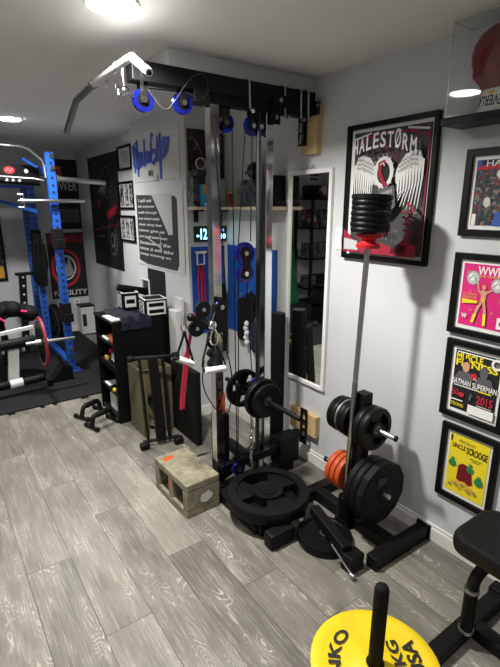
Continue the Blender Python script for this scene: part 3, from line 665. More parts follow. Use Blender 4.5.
# hung on the pegboards
r = thing('band_hanger', (1.63,2.95,1.30), 'white hanger holding red rope loops on the left blue pegboard', 'hanger')
m = MB(); frame_on(m, (1.60,2.945,1.20), BU, WV, .062, .085, .006, .012, 'white'); m.box((1.592,2.92,1.285),(1.672,2.95,1.297),'white'); m.build('bracket', r)
o = MB()
for x, s_ in ((1.615,0),(1.645,.006)): o.tube([(x,2.936,1.205),(x-.012,2.932,1.10),(x-.012+s_,2.93,.95),(x+.004,2.93,.90),(x+.016,2.93,.95),(x+.014,2.932,1.10),(x,2.936,1.205)], .0045, 'red', 8, smooth=1)
o = o.build('rope_loops', None); tag(o, 'thin red rope loops hanging from the white hanger on the pegboard', 'rope')
def pad(pts, d, m, name, label, cat, bev=.01):
    o = MB().prism(pts, d, m).build(name, None, bev); tag(o, label, cat); return o
def hung(name, x, y, zt, zb, w, m, label, cat, d=.03, ax='x'):
    r = thing(name, (x,y,zb), label, cat)
    b = MB(); n = 10; pts = [(0,zt),( w*.35,zt-.01),(w*.5,zt-.05),(w*.48,(zt+zb)/2),(w*.5,zb+.03),(w*.3,zb),(-w*.3,zb),(-w*.5,zb+.03),(-w*.46,(zt+zb)/2),(-w*.5,zt-.05),(-w*.35,zt-.01)]
    if ax == 'x': P = [(x+a_,y,z) for a_,z in pts]; dv = (0,d,0)
    else: P = [(x,y-a_,z) for a_,z in pts]; dv = (d,0,0)
    b.prism(P, dv, m); b.build('body', r, .008)
    c = V((x,y,zt)) if ax=='x' else V((x,y,zt)); MB().tube([c+V((0,0,-.01)),c+V((.0,.0,.02)),c+V((.02 if ax!='x' else 0,.02 if ax=='x' else 0,.03))], .003, 'dullsteel', 6).build('hook', r)
    return r
hung('weight_belt', 1.77,2.90,1.06,.52,.11,'blackmatte','long black padded belt hanging in the corner of the pegboards','belt',.04)
hung('training_strap', RX-.05,2.60,1.03,.80,.11,'blackmatte','black strap bundle with red trim hanging on the right pegboard','straps',.03,'y')
hung('training_glove', RX-.055,2.44,1.04,.84,.09,'black','black glove hanging on the right pegboard beside the chrome post','glove',.035,'y')
hung('ankle_cuff', RX-.05,2.52,.84,.60,.12,'navycloth','dark blue cuff hanging low on the right pegboard','cuff',.03,'y')
hung('rope_bundle', RX-.055,2.70,.98,.66,.09,'blackmatte','black cable attachment bundle hanging near the corner on the right pegboard','strap',.03,'y')
o = MB().box((RX-.015,2.49,1.18),(RX-.0105,2.56,1.31),'plime').build('lime_card', None); tag(o, 'lime green card pinned on the right blue pegboard', 'card')
o = MB().box((RX-.015,2.41,1.17),(RX-.0105,2.46,1.25),'photoart').build('sticker_card', None); tag(o, 'small black and white card pinned right of the lime card', 'card')
o = MB().box((RX-.015,2.39,1.08),(RX-.0105,2.47,1.15),'pskyblue').build('blue_card', None); tag(o, 'light blue card pinned under the black and white card', 'card')
m = MB(); m.tube([(RX-.03,2.57,.98),(RX-.03,2.55,.90),(RX-.03,2.59,.84),(RX-.03,2.56,.76)], .007, 'redrubber', 8, smooth=1); tag(m.build('red_strap', None), 'thin red strap dangling among the black straps on the right pegboard', 'strap')
m = MB()
for k in range(5): m.sphere((RX-.05,2.62+.012*(k%2),.80-.035*k),(.022,.02,.022),'offwhite',10,8)
tag(m.build('knobbly_massager', None), 'white knobbly massage stick hanging low on the right pegboard', 'massager')
# ================================================================== PLATES
def plate_body(mb, c, d, r, t, m='iron', hub=.028, windows=0, ph=0, rim=True):
    """weight plate centred at c, axis d; windows = number of grip openings"""
    c = V(c); d = V(d).normalized(); u, w = basis(d); n = 48
    if not windows:
        prof = [(-t/2,hub),(-t/2,r*.30),(-t/2+t*.12,r*.33),(-t/2+t*.12,r*.80),(-t/2,r*.84),(-t/2,r*.96),(-t*.3,r),(t*.3,r),(t/2,r*.96),(t/2,r*.84),(t/2-t*.12,r*.80),(t/2-t*.12,r*.33),(t/2,r*.30),(t/2,hub),(-t/2,hub)]
        mb.lathe(c, d, prof, m, n, caps=False); return mb
    # rim and hub as lathes, webs between windows
    mb.lathe(c, d, [(-t/2,r*.76),(-t/2,r*.97),(-t*.3,r),(t*.3,r),(t/2,r*.97),(t/2,r*.76),(-t/2,r*.76)], m, n, caps=False)
    mb.lathe(c, d, [(-t/2,hub),(-t/2,r*.36),(t/2,r*.36),(t/2,hub),(-t/2,hub)], m, n, caps=False)
    th = t*.55
    for k in range(windows):
        a0 = ph+2*PI*k/windows; half = PI/windows*.52; q = []
        K = 6
        for j in range(K+1): a = a0-half+2*half*j/K; q.append((r*.34*math.cos(a), r*.34*math.sin(a)))
        for j in range(K+1): a = a0+half-2*half*j/K; q.append((r*.78*math.cos(a), r*.78*math.sin(a)))
        P = [c+u*x+w*y-d*th/2 for x, y in q]; mb.prism(P, d*th, m)
    return mb
def plate(name, c, d, r, t, m, label, group=None, windows=0, ph=0, hub=.027, text=None, ins=None, tm='pgrey'):
    c = V(c); mb = plate_body(MB(), c, d, r, t, m, hub, windows, ph)
    r0 = thing(name, c-V((0,0,r if abs(V(d).normalized().z) < .5 else t/2)), label, 'weight plate', group)
    mb.build('disc', r0)
    b = MB(); b.lathe(c, d, [(-t/2-.001,hub-.002),(-t/2-.001,hub+.006),(t/2+.001,hub+.006),(t/2+.001,hub-.002),(-t/2-.001,hub-.002)], ins or 'dullsteel', 28, caps=False); b.build('hub_ring', r0)
    if text:
        u, v, n = text[1]; tb = MB()
        for s_, x0, y0, x1, y1, rot in text[0]:
            vs, fs, _ = text2d(s_, .02); P = []
            for a_, b_ in vs:
                x = x0+(x1-x0)*a_; y = y0+(y1-y0)*b_
                if rot: ang = -x/rot; x, y = (y)*math.sin(-ang), (y)*math.cos(ang)
                P.append(c+V(u)*x+V(v)*y+V(n)*(t/2+.0012))
            tb.add(P, fs, tm)
        tb.build('lettering', r0)
    return r0
Yd = (0,1,0)
# ================================================================== CABLE TOWER
TY = 2.0
tw = thing('lat_pulldown_tower', (1.35,TY,0), 'tall cable tower with black top beam, chrome posts and blue pulleys', 'cable machine')
MB().box((.80,1.965,2.10),(1.80,2.035,2.178),'powder').build('top_beam', tw, .004)
b = MB().box((1.12,1.970,2.055),(1.78,2.030,2.10),'powder'); b.box((1.08,1.960,2.050),(1.16,2.040,2.105),'powder'); b.build('lower_beam', tw, .003)
b = MB().box((1.515,1.952,2.075),(1.60,1.966,2.135),'powder').box((1.50,1.955,2.00),(1.56,1.965,2.07),'powder'); b.cyl((1.555,1.952,2.11),(1.555,1.943,2.11),.012,'steel',6).cyl((1.53,1.955,2.03),(1.53,1.945,2.03),.011,'steel',6); b.build('gusset_plate', tw, .001)
b = MB().box((1.80,1.955,2.075),(1.826,2.045,2.135),'powder').box((1.78,1.965,2.09),(1.80,2.035,2.17),'powder'); b.cyl((1.80,1.955,2.115),(1.80,1.945,2.115),.008,'dullsteel',6); b.build('wall_bracket', tw, .002)
b = MB().box((1.166,1.976,.04),(1.214,2.024,2.055),'chrome')
for k in range(9): b.cyl((1.19,1.9765,.22+.062*k),(1.19,1.9745,.22+.062*k),.0085,'black',12)
b.build('post', tw)
MB().box((1.488,1.976,.04),(1.536,2.024,2.055),'chrome').build('post', tw, .004)
MB().cyl((1.455,1.995,.08),(1.455,1.995,2.055),.0125,'greyblack',12).build('guide_rod', tw)
b = MB().box((1.156,1.965,.0),(1.72,2.035,.055),'powder'); b.build('base_beam', tw, .003)
MB().box((1.155,1.60,.0),(1.215,2.40,.055),'powder').build('base_foot', tw, .003)
MB().box((1.50,1.72,.0),(1.56,2.45,.055),'powder').build('base_foot', tw, .003)
b = MB().beam((1.19,2.02,.10),(1.52,2.02,.22),.05,.05,'powder').beam((1.19,1.99,.17),(1.66,1.99,.17),.04,.045,'powder').beam((1.165,2.37,.055),(1.17,2.03,.27),.012,.012,'steel'); b.build('base_brace', tw, .002)
b = MB().box((1.60,1.955,.055),(1.75,2.05,.235),'powder').box((1.74,1.975,.19),(1.795,2.03,.235),'powder'); b.build('base_block', tw, .003)
b = MB(); frame_on(b, (1.826,1.985,.245), BU, WV, .001, .001, .0001, .0001, 'powder'); b = MB()
for (y0,y1,z0,z1) in ((1.962,1.972,.14,.375),(2.008,2.018,.14,.375),(1.972,2.008,.355,.375),(1.972,2.008,.14,.185),(1.972,2.008,.285,.30),(1.972,2.008,.225,.24)): b.box((1.808,y0,z0),(1.822,y1,z1),'powder')
b.build('wall_bracket', tw, .001)
def pulley(parent, x, y, z, r=.048, ax=(0,1,0), bracket=True, top=None):
    c = V((x,y,z)); d = V(ax).normalized(); t = .020
    w_ = MB().lathe(c, d, [(-t/2,r*.62),(-t/2,r),(-t*.2,r*.84),(t*.2,r*.84),(t/2,r),(t/2,r*.62)], 'bluewheel', 32, caps=False).lathe(c, d, [(-t*.42,.008),(-t*.42,r*.64),(t*.42,r*.64),(t*.42,.008)], 'black', 32, caps=False).build('pulley_wheel', parent)
    MB().cyl(c-d*(t/2+.012), c-d*(t/2+.002), .013, 'chrome', 6).build('bolt', w_)
    MB().cyl(c-d*(t/2+.002), c-d*(t/2), .019, 'black', 20).build('bearing', w_)
    if bracket:
        u = V((1,0,0)) if abs(d.x) < .5 else V((0,1,0)); b = MB(); zt = top if top else z+.07
        for s_ in (-1,1):
            q = c+d*s_*(t/2+.004); b.beam(q-V((0,0,.012)), V((q.x,q.y,zt)), .004, .034, 'powder', up=u)
        b.build('pulley_bracket', parent)
for x, z in ((.855,2.035),(1.040,2.045),(1.225,1.995),(1.262,1.985),(1.415,1.985),(1.462,1.985)): pulley(tw, x, TY, z, .046 if x < 1.2 else .044, top=2.075 if x > 1.2 else 2.105)
pulley(tw, 1.415, 1.955, .66, .022, bracket=False); pulley(tw, 1.275, 1.93, .175, .040, top=.24)
pulley(tw, 1.19, 1.955, 1.115, .028, top=1.16)
# cables
b = MB()
b.tube([(.80,TY-.003,2.045),(.855,TY,2.083),(.95,TY,2.088),(1.04,TY,2.090),(1.22,TY,2.035),(1.262,TY,2.025)], .0028, 'black', 6)
for p0, p1 in (((1.300,TY,1.985),(1.300,TY-.02,.20)),((1.225-.038,TY-.03,1.99),(1.235,TY-.03,1.16)),((1.378,TY,1.985),(1.318,TY-.02,1.40)),((1.500,TY,1.985),(1.425,TY-.03,.70)),((1.418,TY,1.95),(1.395,TY-.02,1.43)),((1.37,TY-.02,1.25),(1.40,TY-.03,.64)),((1.32,TY-.02,1.25),(1.30,TY-.03,.21))): b.cyl(p0,p1,.0030,'black',6)
b.build('cable', tw)
b = MB().tube([(.87,TY-.02,2.075),(.93,TY-.05,1.985),(.98,TY-.05,2.04),(1.03,TY-.055,2.11),(1.09,TY-.05,2.165),(1.14,TY-.04,2.16),(1.155,TY-.04,2.10),(1.12,TY-.04,2.06),(1.04,TY-.03,2.085)], .0022, 'greyblack', 6, smooth=3); b.build('spare_cable', tw)
# floating double pulley block
fp = thing('floating_pulley_block', (1.345,TY-.03,1.20), 'black double block with two blue wheels hanging between the tower cables', 'pulley block')
for z in (1.375,1.272): pulley(fp, 1.340, TY-.045, z, .056 if z > 1.3 else .050, bracket=False)
b = MB()
for y in (TY-.060,TY-.030): b.box((1.328,y-.002,1.27),(1.368,y+.002,1.40),'powder')
b.build('side_plates', fp, .001)
# arm pulley on the front post: black cheeks
ap = thing('swivel_pulley', (1.19,1.95,.98), 'black swivel arm with two round cheek plates clamped to the front chrome post', 'cable arm')
b = MB()
b.box((1.15,1.935,.985),(1.225,1.975,1.13),'powder'); b.build('clamp', ap, .003)
b = MB(); b.cyl((1.085,1.94,1.115),(1.085,1.955,1.115),.042,'powder',32).cyl((1.045,1.94,1.025),(1.045,1.955,1.025),.042,'powder',32); b.beam((1.085,1.9475,1.115),(1.045,1.9475,1.025),.06,.014,'powder',up=(0,1,0)); b.beam((1.07,1.95,1.04),(1.16,1.955,1.03),.03,.05,'powder'); b.build('cheek_plate', ap, .001)
b = MB().cyl((1.085,1.94,1.115),(1.085,1.934,1.115),.011,'steel',6).cyl((1.045,1.94,1.025),(1.045,1.934,1.025),.011,'steel',6); b.build('bolt', ap)
b = MB().sphere((1.015,1.945,1.085),.020,'black'); b.build('rubber_stop', ap)
# stirrup handles
def handle(c0, w, tilt, gripc, label, zt, ringz):
    """strap triangle from ring at c0 down to a tube grip"""
    c0 = V(c0); r = thing('stirrup_handle', c0, label, 'cable handle', None)
    L = c0+V((-w/2,.0,-zt)); R = c0+V((w/2,0,-zt-tilt))
    MB().cyl(L, R, .0155, gripc, 20, b=.003).build('grip', r)
    b = MB(); up = c0+V((0,0,-.02))
    for e in (L,R): b.tube([up, up+(e-up)*.3, e+V((0,0,.02)), e], .0065, 'blackmatte', 8, smooth=1)
    b.tube([L+V((-.004,0,0)), L+V((-.006,.0,.01))], .018, 'blackmatte', 10); b.build('strap', r)
    b = MB().tube([c0+V((.017*math.cos(t), 0, .017*math.sin(t))) for t in [2*PI*k/18 for k in range(18)]], .0035, 'steel', 8, closed=True); b.build('ring', r)
    b = MB().tube([c0+V((0,0,.014)),c0+V((.0,0,.05)),c0+V((.010,0,.075))], .004, 'steel', 8); b.build('link', r)
    return r
handle((.985,1.96,1.035), .085, .045, 'grip', 'white gripped stirrup handle hanging on a ring left of the front post', .15, 0)
h2 = thing('stirrup_handle', (1.12,1.90,.80), 'white gripped stirrup handle hanging in front of the front chrome post', 'cable handle')
MB().cyl((1.060,1.90,.812),(1.178,1.90,.805),.0165,'grip',20,b=.003).build('grip', h2)
b = MB()
b.tube([(1.058,1.90,.812),(1.05,1.91,.85),(1.09,1.93,.93),(1.105,1.93,1.0)], .006, 'blackmatte', 8, smooth=1); b.tube([(1.180,1.90,.805),(1.185,1.91,.84),(1.14,1.93,.93),(1.115,1.93,1.0)], .005, 'blackmatte', 8, smooth=1)
b.build('strap', h2)
def carabiner(c, h, w, label, d=(1,0,0), up=(0,0,1), m='chrome'):
    c = V(c); d = V(d); up = V(up); P = []
    for k in range(20):
        t = 2*PI*k/20; s_ = math.sin(t); P.append(c+d*(w/2*math.cos(t)*(1-.25*s_))+up*(h/2*s_))
    r = thing('carabiner', c-up*h/2, label, 'carabiner', None); MB().tube(P, .0042, m, 8, closed=True).build('body', r)
    MB().cyl(c+d*w*.5+up*h*.1, c+d*w*.42-up*h*.28, .0052, m, 8).build('gate', r); return r
carabiner((1.125,1.915,.975), .085, .040, 'large chrome carabiner on the front post above the white gripped handle')
MB_ = MB().sphere((1.125,1.93,1.035),.026,'chrome'); r = thing('cable_stop', (1.125,1.93,1.0), 'chrome ball cable stop above the large carabiner', 'cable stop'); MB_.build('ball', r); MB().cyl((1.125,1.93,1.05),(1.16,1.95,1.10),.006,'black').build('stem', r)
# black braided tricep rope behind the handle
b = MB(); P = [(1.115+.010*math.sin(k*1.3), 1.935+.008*math.cos(k*1.3), .985-.011*k) for k in range(18)]
b.tube(P, .013, 'blackmatte', 8); tag(b.build('braided_rope', None), 'thick black braided rope hanging on the front post behind the white grip', 'rope')
b = MB().tube([(1.175,1.94,1.0),(1.23,1.92,.80),(1.245,1.93,.62),(1.20,1.93,.50),(1.13,1.94,.58),(1.06,1.94,.72),(1.075,1.93,.86)], .0032, 'black', 6, smooth=3); tag(b.build('slack_cable', None), 'thin black slack cable looping below the arm on the front post', 'cable')
# long red band
b = MB(); L = [(1.065,1.965,1.12),(1.045,2.0,1.0),(1.045,2.05,.88),(1.015,2.06,.66),(1.005,2.06,.56)]; 
for i in range(len(L)-1):
    b.beam(L[i], L[i+1], .030 if i>1 else .018, .006, 'redrubber', up=(0,1,0))

tag(b.build('resistance_band', None, .002), 'flat red rubber band hanging left of the front post', 'resistance band')
# hooks over the beam
def beam_hook(x, drop, ball, label):
    r = thing('beam_hook', (x,2.0,2.10), label, 'hook', None)
    b = MB().tube([(x,2.042,2.12),(x,2.040,2.185),(x,1.96,2.185),(x,1.958,2.12),(x,1.955,2.178-drop),(x,1.93,2.165-drop),(x,1.925,2.178-drop)], .0045, 'steel', 8, smooth=1); b.build('rod', r)
    if ball: MB().sphere((x,1.93,2.165-drop+.004), .010, 'chrome').build('tip', r)
beam_hook(1.375, .13, True, 'long steel hook with a ball tip over the top beam, leftmost of the beam hooks')
beam_hook(1.590, .14, False, 'steel hook over the top beam, second of the four from the left')
beam_hook(1.695, .14, False, 'steel hook over the top beam, third of the four from the left')
beam_hook(1.745, .14, False, 'steel hook over the top beam, closest to the wall bracket')
# lat bar
r = thing('lat_bar', (.735,2.0,2.0), 'bent chrome lat pulldown bar at the left end of the tower beam', 'pulldown bar')
pts = [onX(149,72,.735), V((.735,1.80,2.128)), V((.735,1.79,2.13)), V((.735,2.24,2.13))]
far1 = onX(76.5,100,.735); far2 = onX(66.5,131,.735)
b = MB().tube([pts[0], V((.735,1.775,2.118)), V((.735,1.80,2.132)), V((.735,1.85,2.134)), V((.735,2.0,2.133)), V((.735,2.26,2.130))], .0145, 'grip', 14); b.build('bar', r)
b = MB().tube([V((.735,2.26,2.130)), far1.lerp(V((.735,2.26,2.13)),.08), far1, far1.lerp(far2,.12), far2], .0165, 'dullsteel', 14); b.build('grip_sleeve', r)
b = MB(); b.cyl(pts[0]+(pts[0]-V((.735,1.775,2.118))).normalized()*.001, pts[0]+(pts[0]-V((.735,1.775,2.118))).normalized()*.006, .008, 'black'); b.build('end_cap', r)
for y in (2.25,2.28): MB().lathe((.735,y,2.130),(0,1,-.03),[(0,.015),(.003,.020),(.009,.020),(.012,.015)],'steel',18).build('collar', r)
b = MB().tube([(.735,2.0,2.14),(.742,2.0,2.16),(.76,2.0,2.165),(.775,2.0,2.15),(.77,2.0,2.12)], .005, 'steel', 8, smooth=1).sphere((.775,2.0,2.06),.022,'chrome'); b.cyl((.772,2.0,2.13),(.775,2.0,2.08),.005,'steel',8); b.build('swivel', r)
carabiner((.768,1.80,2.075), .095, .030, 'chrome carabiner hanging by the near bend of the lat bar', d=(.5,.86,0), m='chrome')
carabiner((.79,2.12,2.09), .07, .04, 'chrome snap link at the left end of the top beam behind the lat bar', d=(.6,.8,0))
carabiner((.775,2.20,2.15), .07, .03, 'chrome snap link standing by the far collar of the lat bar', d=(.3,.95,0))
# chrome bar loading carriage
cg = thing('loading_carriage', (1.40,1.92,.50), 'black plate loading bar running through the bottom of the cable tower', 'weight carriage')
MB().cyl((1.40,1.56,.590),(1.40,2.24,.590),.0135,'iron',16,b=.002).build('loading_bar', cg)
b = MB().box((1.375,1.925,.555),(1.425,1.985,.66),'powder').cyl((1.40,1.90,.59),(1.40,1.925,.59),.03,'iron').box((1.36,1.955,.57),(1.44,1.975,.60),'powder'); b.build('carriage_block', cg, .002)
plate('weight_plate', (1.40,2.06,.590), Yd, .113, .030, 'iron', 'black iron plate with grip openings, far one on the tower loading bar', 'plates on the loading bar', 3, .4, .016)
plate('weight_plate', (1.40,1.875,.590), Yd, .113, .034, 'iron', 'black iron plate with grip openings, near one on the tower loading bar', 'plates on the loading bar', 3, 1.4, .016)
plate('weight_plate', (1.40,1.835,.590), Yd, .095, .024, 'iron', 'smaller black iron plate outermost on the tower loading bar', 'plates on the loading bar', 0, 0, .016)
# chain
ch = thing('steel_chain', (1.345,1.90,.1), 'short steel chain hanging from the loading bar down to the tower base', 'chain')
b = MB(); 
for k in range(16):
    z = .47-.021*k; c = V((1.345+.004*math.sin(k), 1.90, z)); d = V((1,0,0)) if k%2 else V((0,1,0))
    b.tube([c+d*.008*math.cos(t)+V((0,0,.015*math.sin(t))) for t in [2*PI*j/12 for j in range(12)]], .0032, 'steel', 6, closed=True)
b.build('links', ch)
b = MB().tube([(1.345,1.90,.485),(1.35,1.905,.52),(1.37,1.93,.56)], .004,'steel',6); b.build('hook', ch)
# standing roll
r = thing('foam_roller', (1.765,2.205,0), 'tall black foam cylinder standing on end at the wall beside the mirror', 'foam roller')
MB().lathe((1.765,2.205,0),(0,0,1),[(0,.044),(.004,.048),(.955,.048),(.962,.044)],'greyblack' if False else 'blackmatte',32).build('roll', r)
MB().lathe((1.765,2.205,.9625),(0,0,1),[(0,.012),(0,.040),(.0012,.040),(.0012,.012)],'greyblack',32,caps=False).build('end_ring', r)
# orange bottle behind the post
r = thing('spray_bottle', (1.30,2.16,.056), 'orange and black bottle standing behind the perforated lower part of the front post', 'bottle')
MB().box((1.26,2.12,.056),(1.34,2.20,.42),'powder').build('stand', r, .004)
MB().lathe((1.30,2.16,.421),(0,0,1),[(0,.028),(.004,.032),(.12,.032),(.15,.015),(.155,.0)],'orange',24).build('body', r)
MB().lathe((1.30,2.16,.575),(0,0,1),[(0,.014),(.03,.014)],'black',16).build('cap', r)
# ================================================================== CINDER BLOCK
def block():
    r = thing('cinder_block', (1.03,2.09,0), 'grey concrete cinder block on its side in front of the tower base', 'cinder block')
    ang = math.radians(2.5); R = Matrix.Translation((1.03,2.095,0)) @ Matrix.Rotation(ang,4,'Z')
    W, L, Hh = .208, .370, .198; b = MB()
    def bx(lo, hi, m='concrete'): b.box(lo, hi, m, R)
    w = W/2; l = L/2; t = .042
    bx((-w,-l,0),(w,l,t)); bx((-w,-l,Hh-t),(w,l,Hh))
    for y, e in ((-l,.046), (-.022,.044), (l-.046,.046)): bx((-w,y,t),(w,y+e,Hh-t))
    bx((w-.03,-l+.046,t),(w,l-.046,Hh-t))
    b.build('body', r, .006)
    a = Art(R @ V((-.06,-l-.0012,.05)), BU, WV, .12, .09)
    a.poly([(.35,.25),(.62,.15),(.9,.35),(.95,.6),(.75,.9),(.55,.8),(.38,.75),(.3,.5)], 'mortar'); a.build('mortar_patch', r)
    b = MB(); b.add([R @ V(p) for p in ((-.07,.10,Hh+.0008),(-.01,.115,Hh+.0008),(-.015,.15,Hh+.0008),(-.075,.14,Hh+.0008))], [(0,1,2,3)], 'orange'); b.add([R @ V(p) for p in ((-w-.0008,.005,.09),(-w-.0008,-.012,.09),(-w-.0008,-.012,.165),(-w-.0008,.008,.17))], [(0,1,2,3)], 'orange'); b.build('paint_mark', r)
block()
# ================================================================== ROUND SPOKED PLATE STAND
r = thing('floor_pulley_stand', (1.33,1.70,0), 'low black stand carrying a big spoked disc on the floor beside the cinder block', 'plate stand')
b = MB().box((1.17,1.57,0),(1.23,1.84,.06),'powder').box((1.41,1.57,0),(1.47,1.84,.06),'powder').box((1.17,1.68,.0),(1.47,1.74,.06),'powder'); b.build('stand_frame', r, .004)
b = MB().box((1.15,1.455,0),(1.30,1.525,.085),'rubber'); b.build('foot_block', r, .012)
b = MB().cyl((1.315,1.70,.06),(1.315,1.70,.085),.06,'powder'); b.build('hub_mount', r)
d = MB(); plate_body(d, (1.315,1.705,.118), (0,0,1), .222, .060, 'rubber', .026, 3, .9); d.lathe((1.315,1.705,.095),(0,0,1),[(0,.04),(0,.15)],'rubber',40,caps=False)
MB().cyl((1.315,1.705,.149),(1.315,1.705,.153),.05,'iron').build('hub_cap', r)
d.build('disc', r)
# ================================================================== PLATE TREE
tr = thing('plate_tree', (1.60,1.40,0), 'black weight plate tree with H shaped base standing by the right wall', 'plate rack')
MB().box((1.46,1.085,0),(1.845,1.145,.065),'powder').build('base_foot', tr, .004)
MB().box((1.30,1.64,0),(1.845,1.70,.065),'powder').build('base_foot', tr, .004)
MB().box((1.60,1.145,.0),(1.66,1.64,.065),'powder').build('base_beam', tr, .004)
for y0, y1 in ((1.075,1.155),(1.63,1.71)): MB().box((1.846,y0,0),(1.860,y1,.075),'rubber').build('rubber_foot', tr, .003)
MB().box((1.60,1.335,.065),(1.66,1.395,.745),'powder').build('upright', tr, .004)
MB().cyl((1.63,1.17,.585),(1.63,1.56,.585),.0125,'steel',20,b=.003).build('peg', tr)
MB().cyl((1.63,1.17,.275),(1.63,1.59,.275),.0125,'steel',20,b=.003).build('peg', tr)
for q0, q1 in (((1.63,1.17,.585),(1.63,1.162,.585)),((1.63,1.590,.275),(1.63,1.602,.275)),((1.63,1.560,.585),(1.63,1.572,.585))): MB().cyl(q0, q1, .014, 'black').build('end_cap', tr)
b = MB().lathe((1.565,1.392,.062),(0,0,1),[(0,.016),(0,.030),(.125,.030),(.125,.016),(0,.016)],'powder',24,caps=False).box((1.535,1.362,.0),(1.60,1.422,.062),'powder'); b.build('bar_holder', tr, .001)
def tp(y, z, r_, t_, m, label, group, win=0, ph=0): return plate('weight_plate', (1.63,y,z), Yd, r_, t_, m, label, group, win, ph, .014)
tp(1.325,.585,.106,.032,'iron','black grip plate behind the outer one on the upper right peg','upper peg plates',3,.2)
tp(1.288,.585,.107,.032,'iron','black grip plate with three openings, outermost on the upper right peg','upper peg plates',3,.5)
k = 0
for y, rr, t_, m, lb in ((1.415,.095,.026,'iron','black plate nearest the upright on the upper left peg'),(1.443,.092,.026,'iron','black plate second from the upright on the upper left peg'),(1.466,.086,.018,'dullsteel','silver banded thin plate among black ones on the upper left peg'),(1.490,.090,.026,'iron','black plate left of the silver band on the upper left peg'),(1.516,.088,.022,'iron','black plate at the far end of the upper left peg')):
    tp(y,.585,rr,t_,m,lb,'upper peg plates')
for i, (y, lb) in enumerate(((1.432,'orange plate touching the upright on the lower left peg'),(1.466,'orange plate in the middle of the three on the lower peg'),(1.500,'orange plate outermost on the left of the lower peg'))):
    tp(y,.275,.094,.028,'orange',lb,'orange plates')
tp(1.310,.275,.150,.036,'rubber','large black plate closest to the upright on the lower right peg','lower peg plates')
tp(1.270,.275,.154,.036,'rubber','large black plate in the middle of the lower right peg','lower peg plates',0)
def octo(y, rr, t_, label):
    r = thing('weight_plate', (1.63,y,.275-rr), label, 'weight plate', 'lower peg plates'); b = MB()
    b.lathe((1.63,y-t_/2,.275),(0,1,0),[(0,.016),(0,rr*.92),(.006,rr),(t_-.006,rr),(t_,rr*.92),(t_,.016)],'rubber',12,ph=.26,caps=False,sm=False); b.build('disc', r)
    b = MB().lathe((1.63,y-t_/2-.003,.275),(0,1,0),[(.003,.05),(0,.045),(0,.016)],'rubber',24,caps=False); b.build('hub_ring', r)
    b = MB().box((1.575,y-t_/2-.004,.335),(1.635,y-t_/2,.375),'greyblack'); b.build('badge', r)
octo(1.226, .160, .046, 'largest black faceted plate facing out on the lower right peg')
# upright barbell, leaning slightly, with small plates at its top
B0_, B1_ = V((1.565,1.392,.066)), V((1.603,1.372,1.70)); bd = (B1_-B0_).normalized()
def bp(z): return B0_+bd*((z-B0_.z)/bd.z)
vb = thing('upright_barbell', B0_, 'thin steel barbell standing upright in the plate tree', 'barbell')
MB().cyl(B0_+bd*.002, bp(1.69),.0125,'steel',16).build('shaft', vb)
MB().cyl(bp(.61), bp(.80),.0132,'dullsteel',16).build('knurl', vb)
MB().lathe(bp(1.425),bd,[(0,.014),(0,.030),(.004,.050),(.018,.052),(.026,.036),(.036,.030),(.044,.038),(.050,.052),(.066,.054),(.070,.014)],'red',28,caps=False).build('spring_collar', vb)
zz = 1.497
lbs = ['lowest black plate on the upright barbell just above the red collar','second black plate from the bottom on the upright barbell','third black plate from the bottom on the upright barbell','middle black plate of the seven on the upright barbell','third black plate from the top on the upright barbell','second black plate from the top on the upright barbell','topmost black plate on the upright barbell in front of the poster']
for i in range(7):
    t_ = .0215; plate('weight_plate', bp(zz+t_/2), bd, (.081,.084,.083,.084,.083,.084,.087)[i], t_, 'black', lbs[i], 'plates on the upright barbell', 0, 0, .015); zz += t_+.001
# flat plate and landmine on the floor
plate('weight_plate', (1.42,1.375,.0225), (0,0,1), .135, .042, 'iron', 'black plate lying flat on the floor under the front arm of the plate tree', None, 0, 0, .02)
lm = thing('band_peg_bracket', (1.40,1.2,0), 'black square steel tube with a silver pin lying across the flat floor plate', 'bracket')
b = MB().beam((1.436,1.475,.112),(1.378,1.19,.088),.050,.050,'powder'); b.build('tube', lm, .004)
b = MB().box((1.352,1.135,.0),(1.435,1.20,.085),'powder'); b.build('socket', lm, .004)
b = MB().cyl((1.34,1.25,.10),(1.345,1.125,.02),.005,'chrome').cyl((1.345,1.132,.018),(1.345,1.108,.018),.011,'steel'); b.build('pin', lm)
b = MB().tube([V((1.40+.012*math.cos(t),1.30+.012*math.sin(t),.055)) for t in [2*PI*j/12 for j in range(12)]], .003,'steel',6,closed=True); b.build('ring', lm)
# ================================================================== YELLOW PLATE ON A PIN
yc = V((1.063,.760,0))
r0 = thing('loading_pin', (yc.x,yc.y,0), 'black vertical pin stand holding the yellow plate at the bottom of the view', 'loading pin')
MB().lathe((yc.x,yc.y,0),(0,0,1),[(0,.10),(.02,.10),(.03,.05),(.055,.04)],'powder',40).build('base', r0)
MB().lathe((yc.x,yc.y,.055),(0,0,1),[(0,.0245),(.335,.0245),(.348,.021),(.354,.013),(.356,.0)],'blackmatte',32).build('pin', r0)
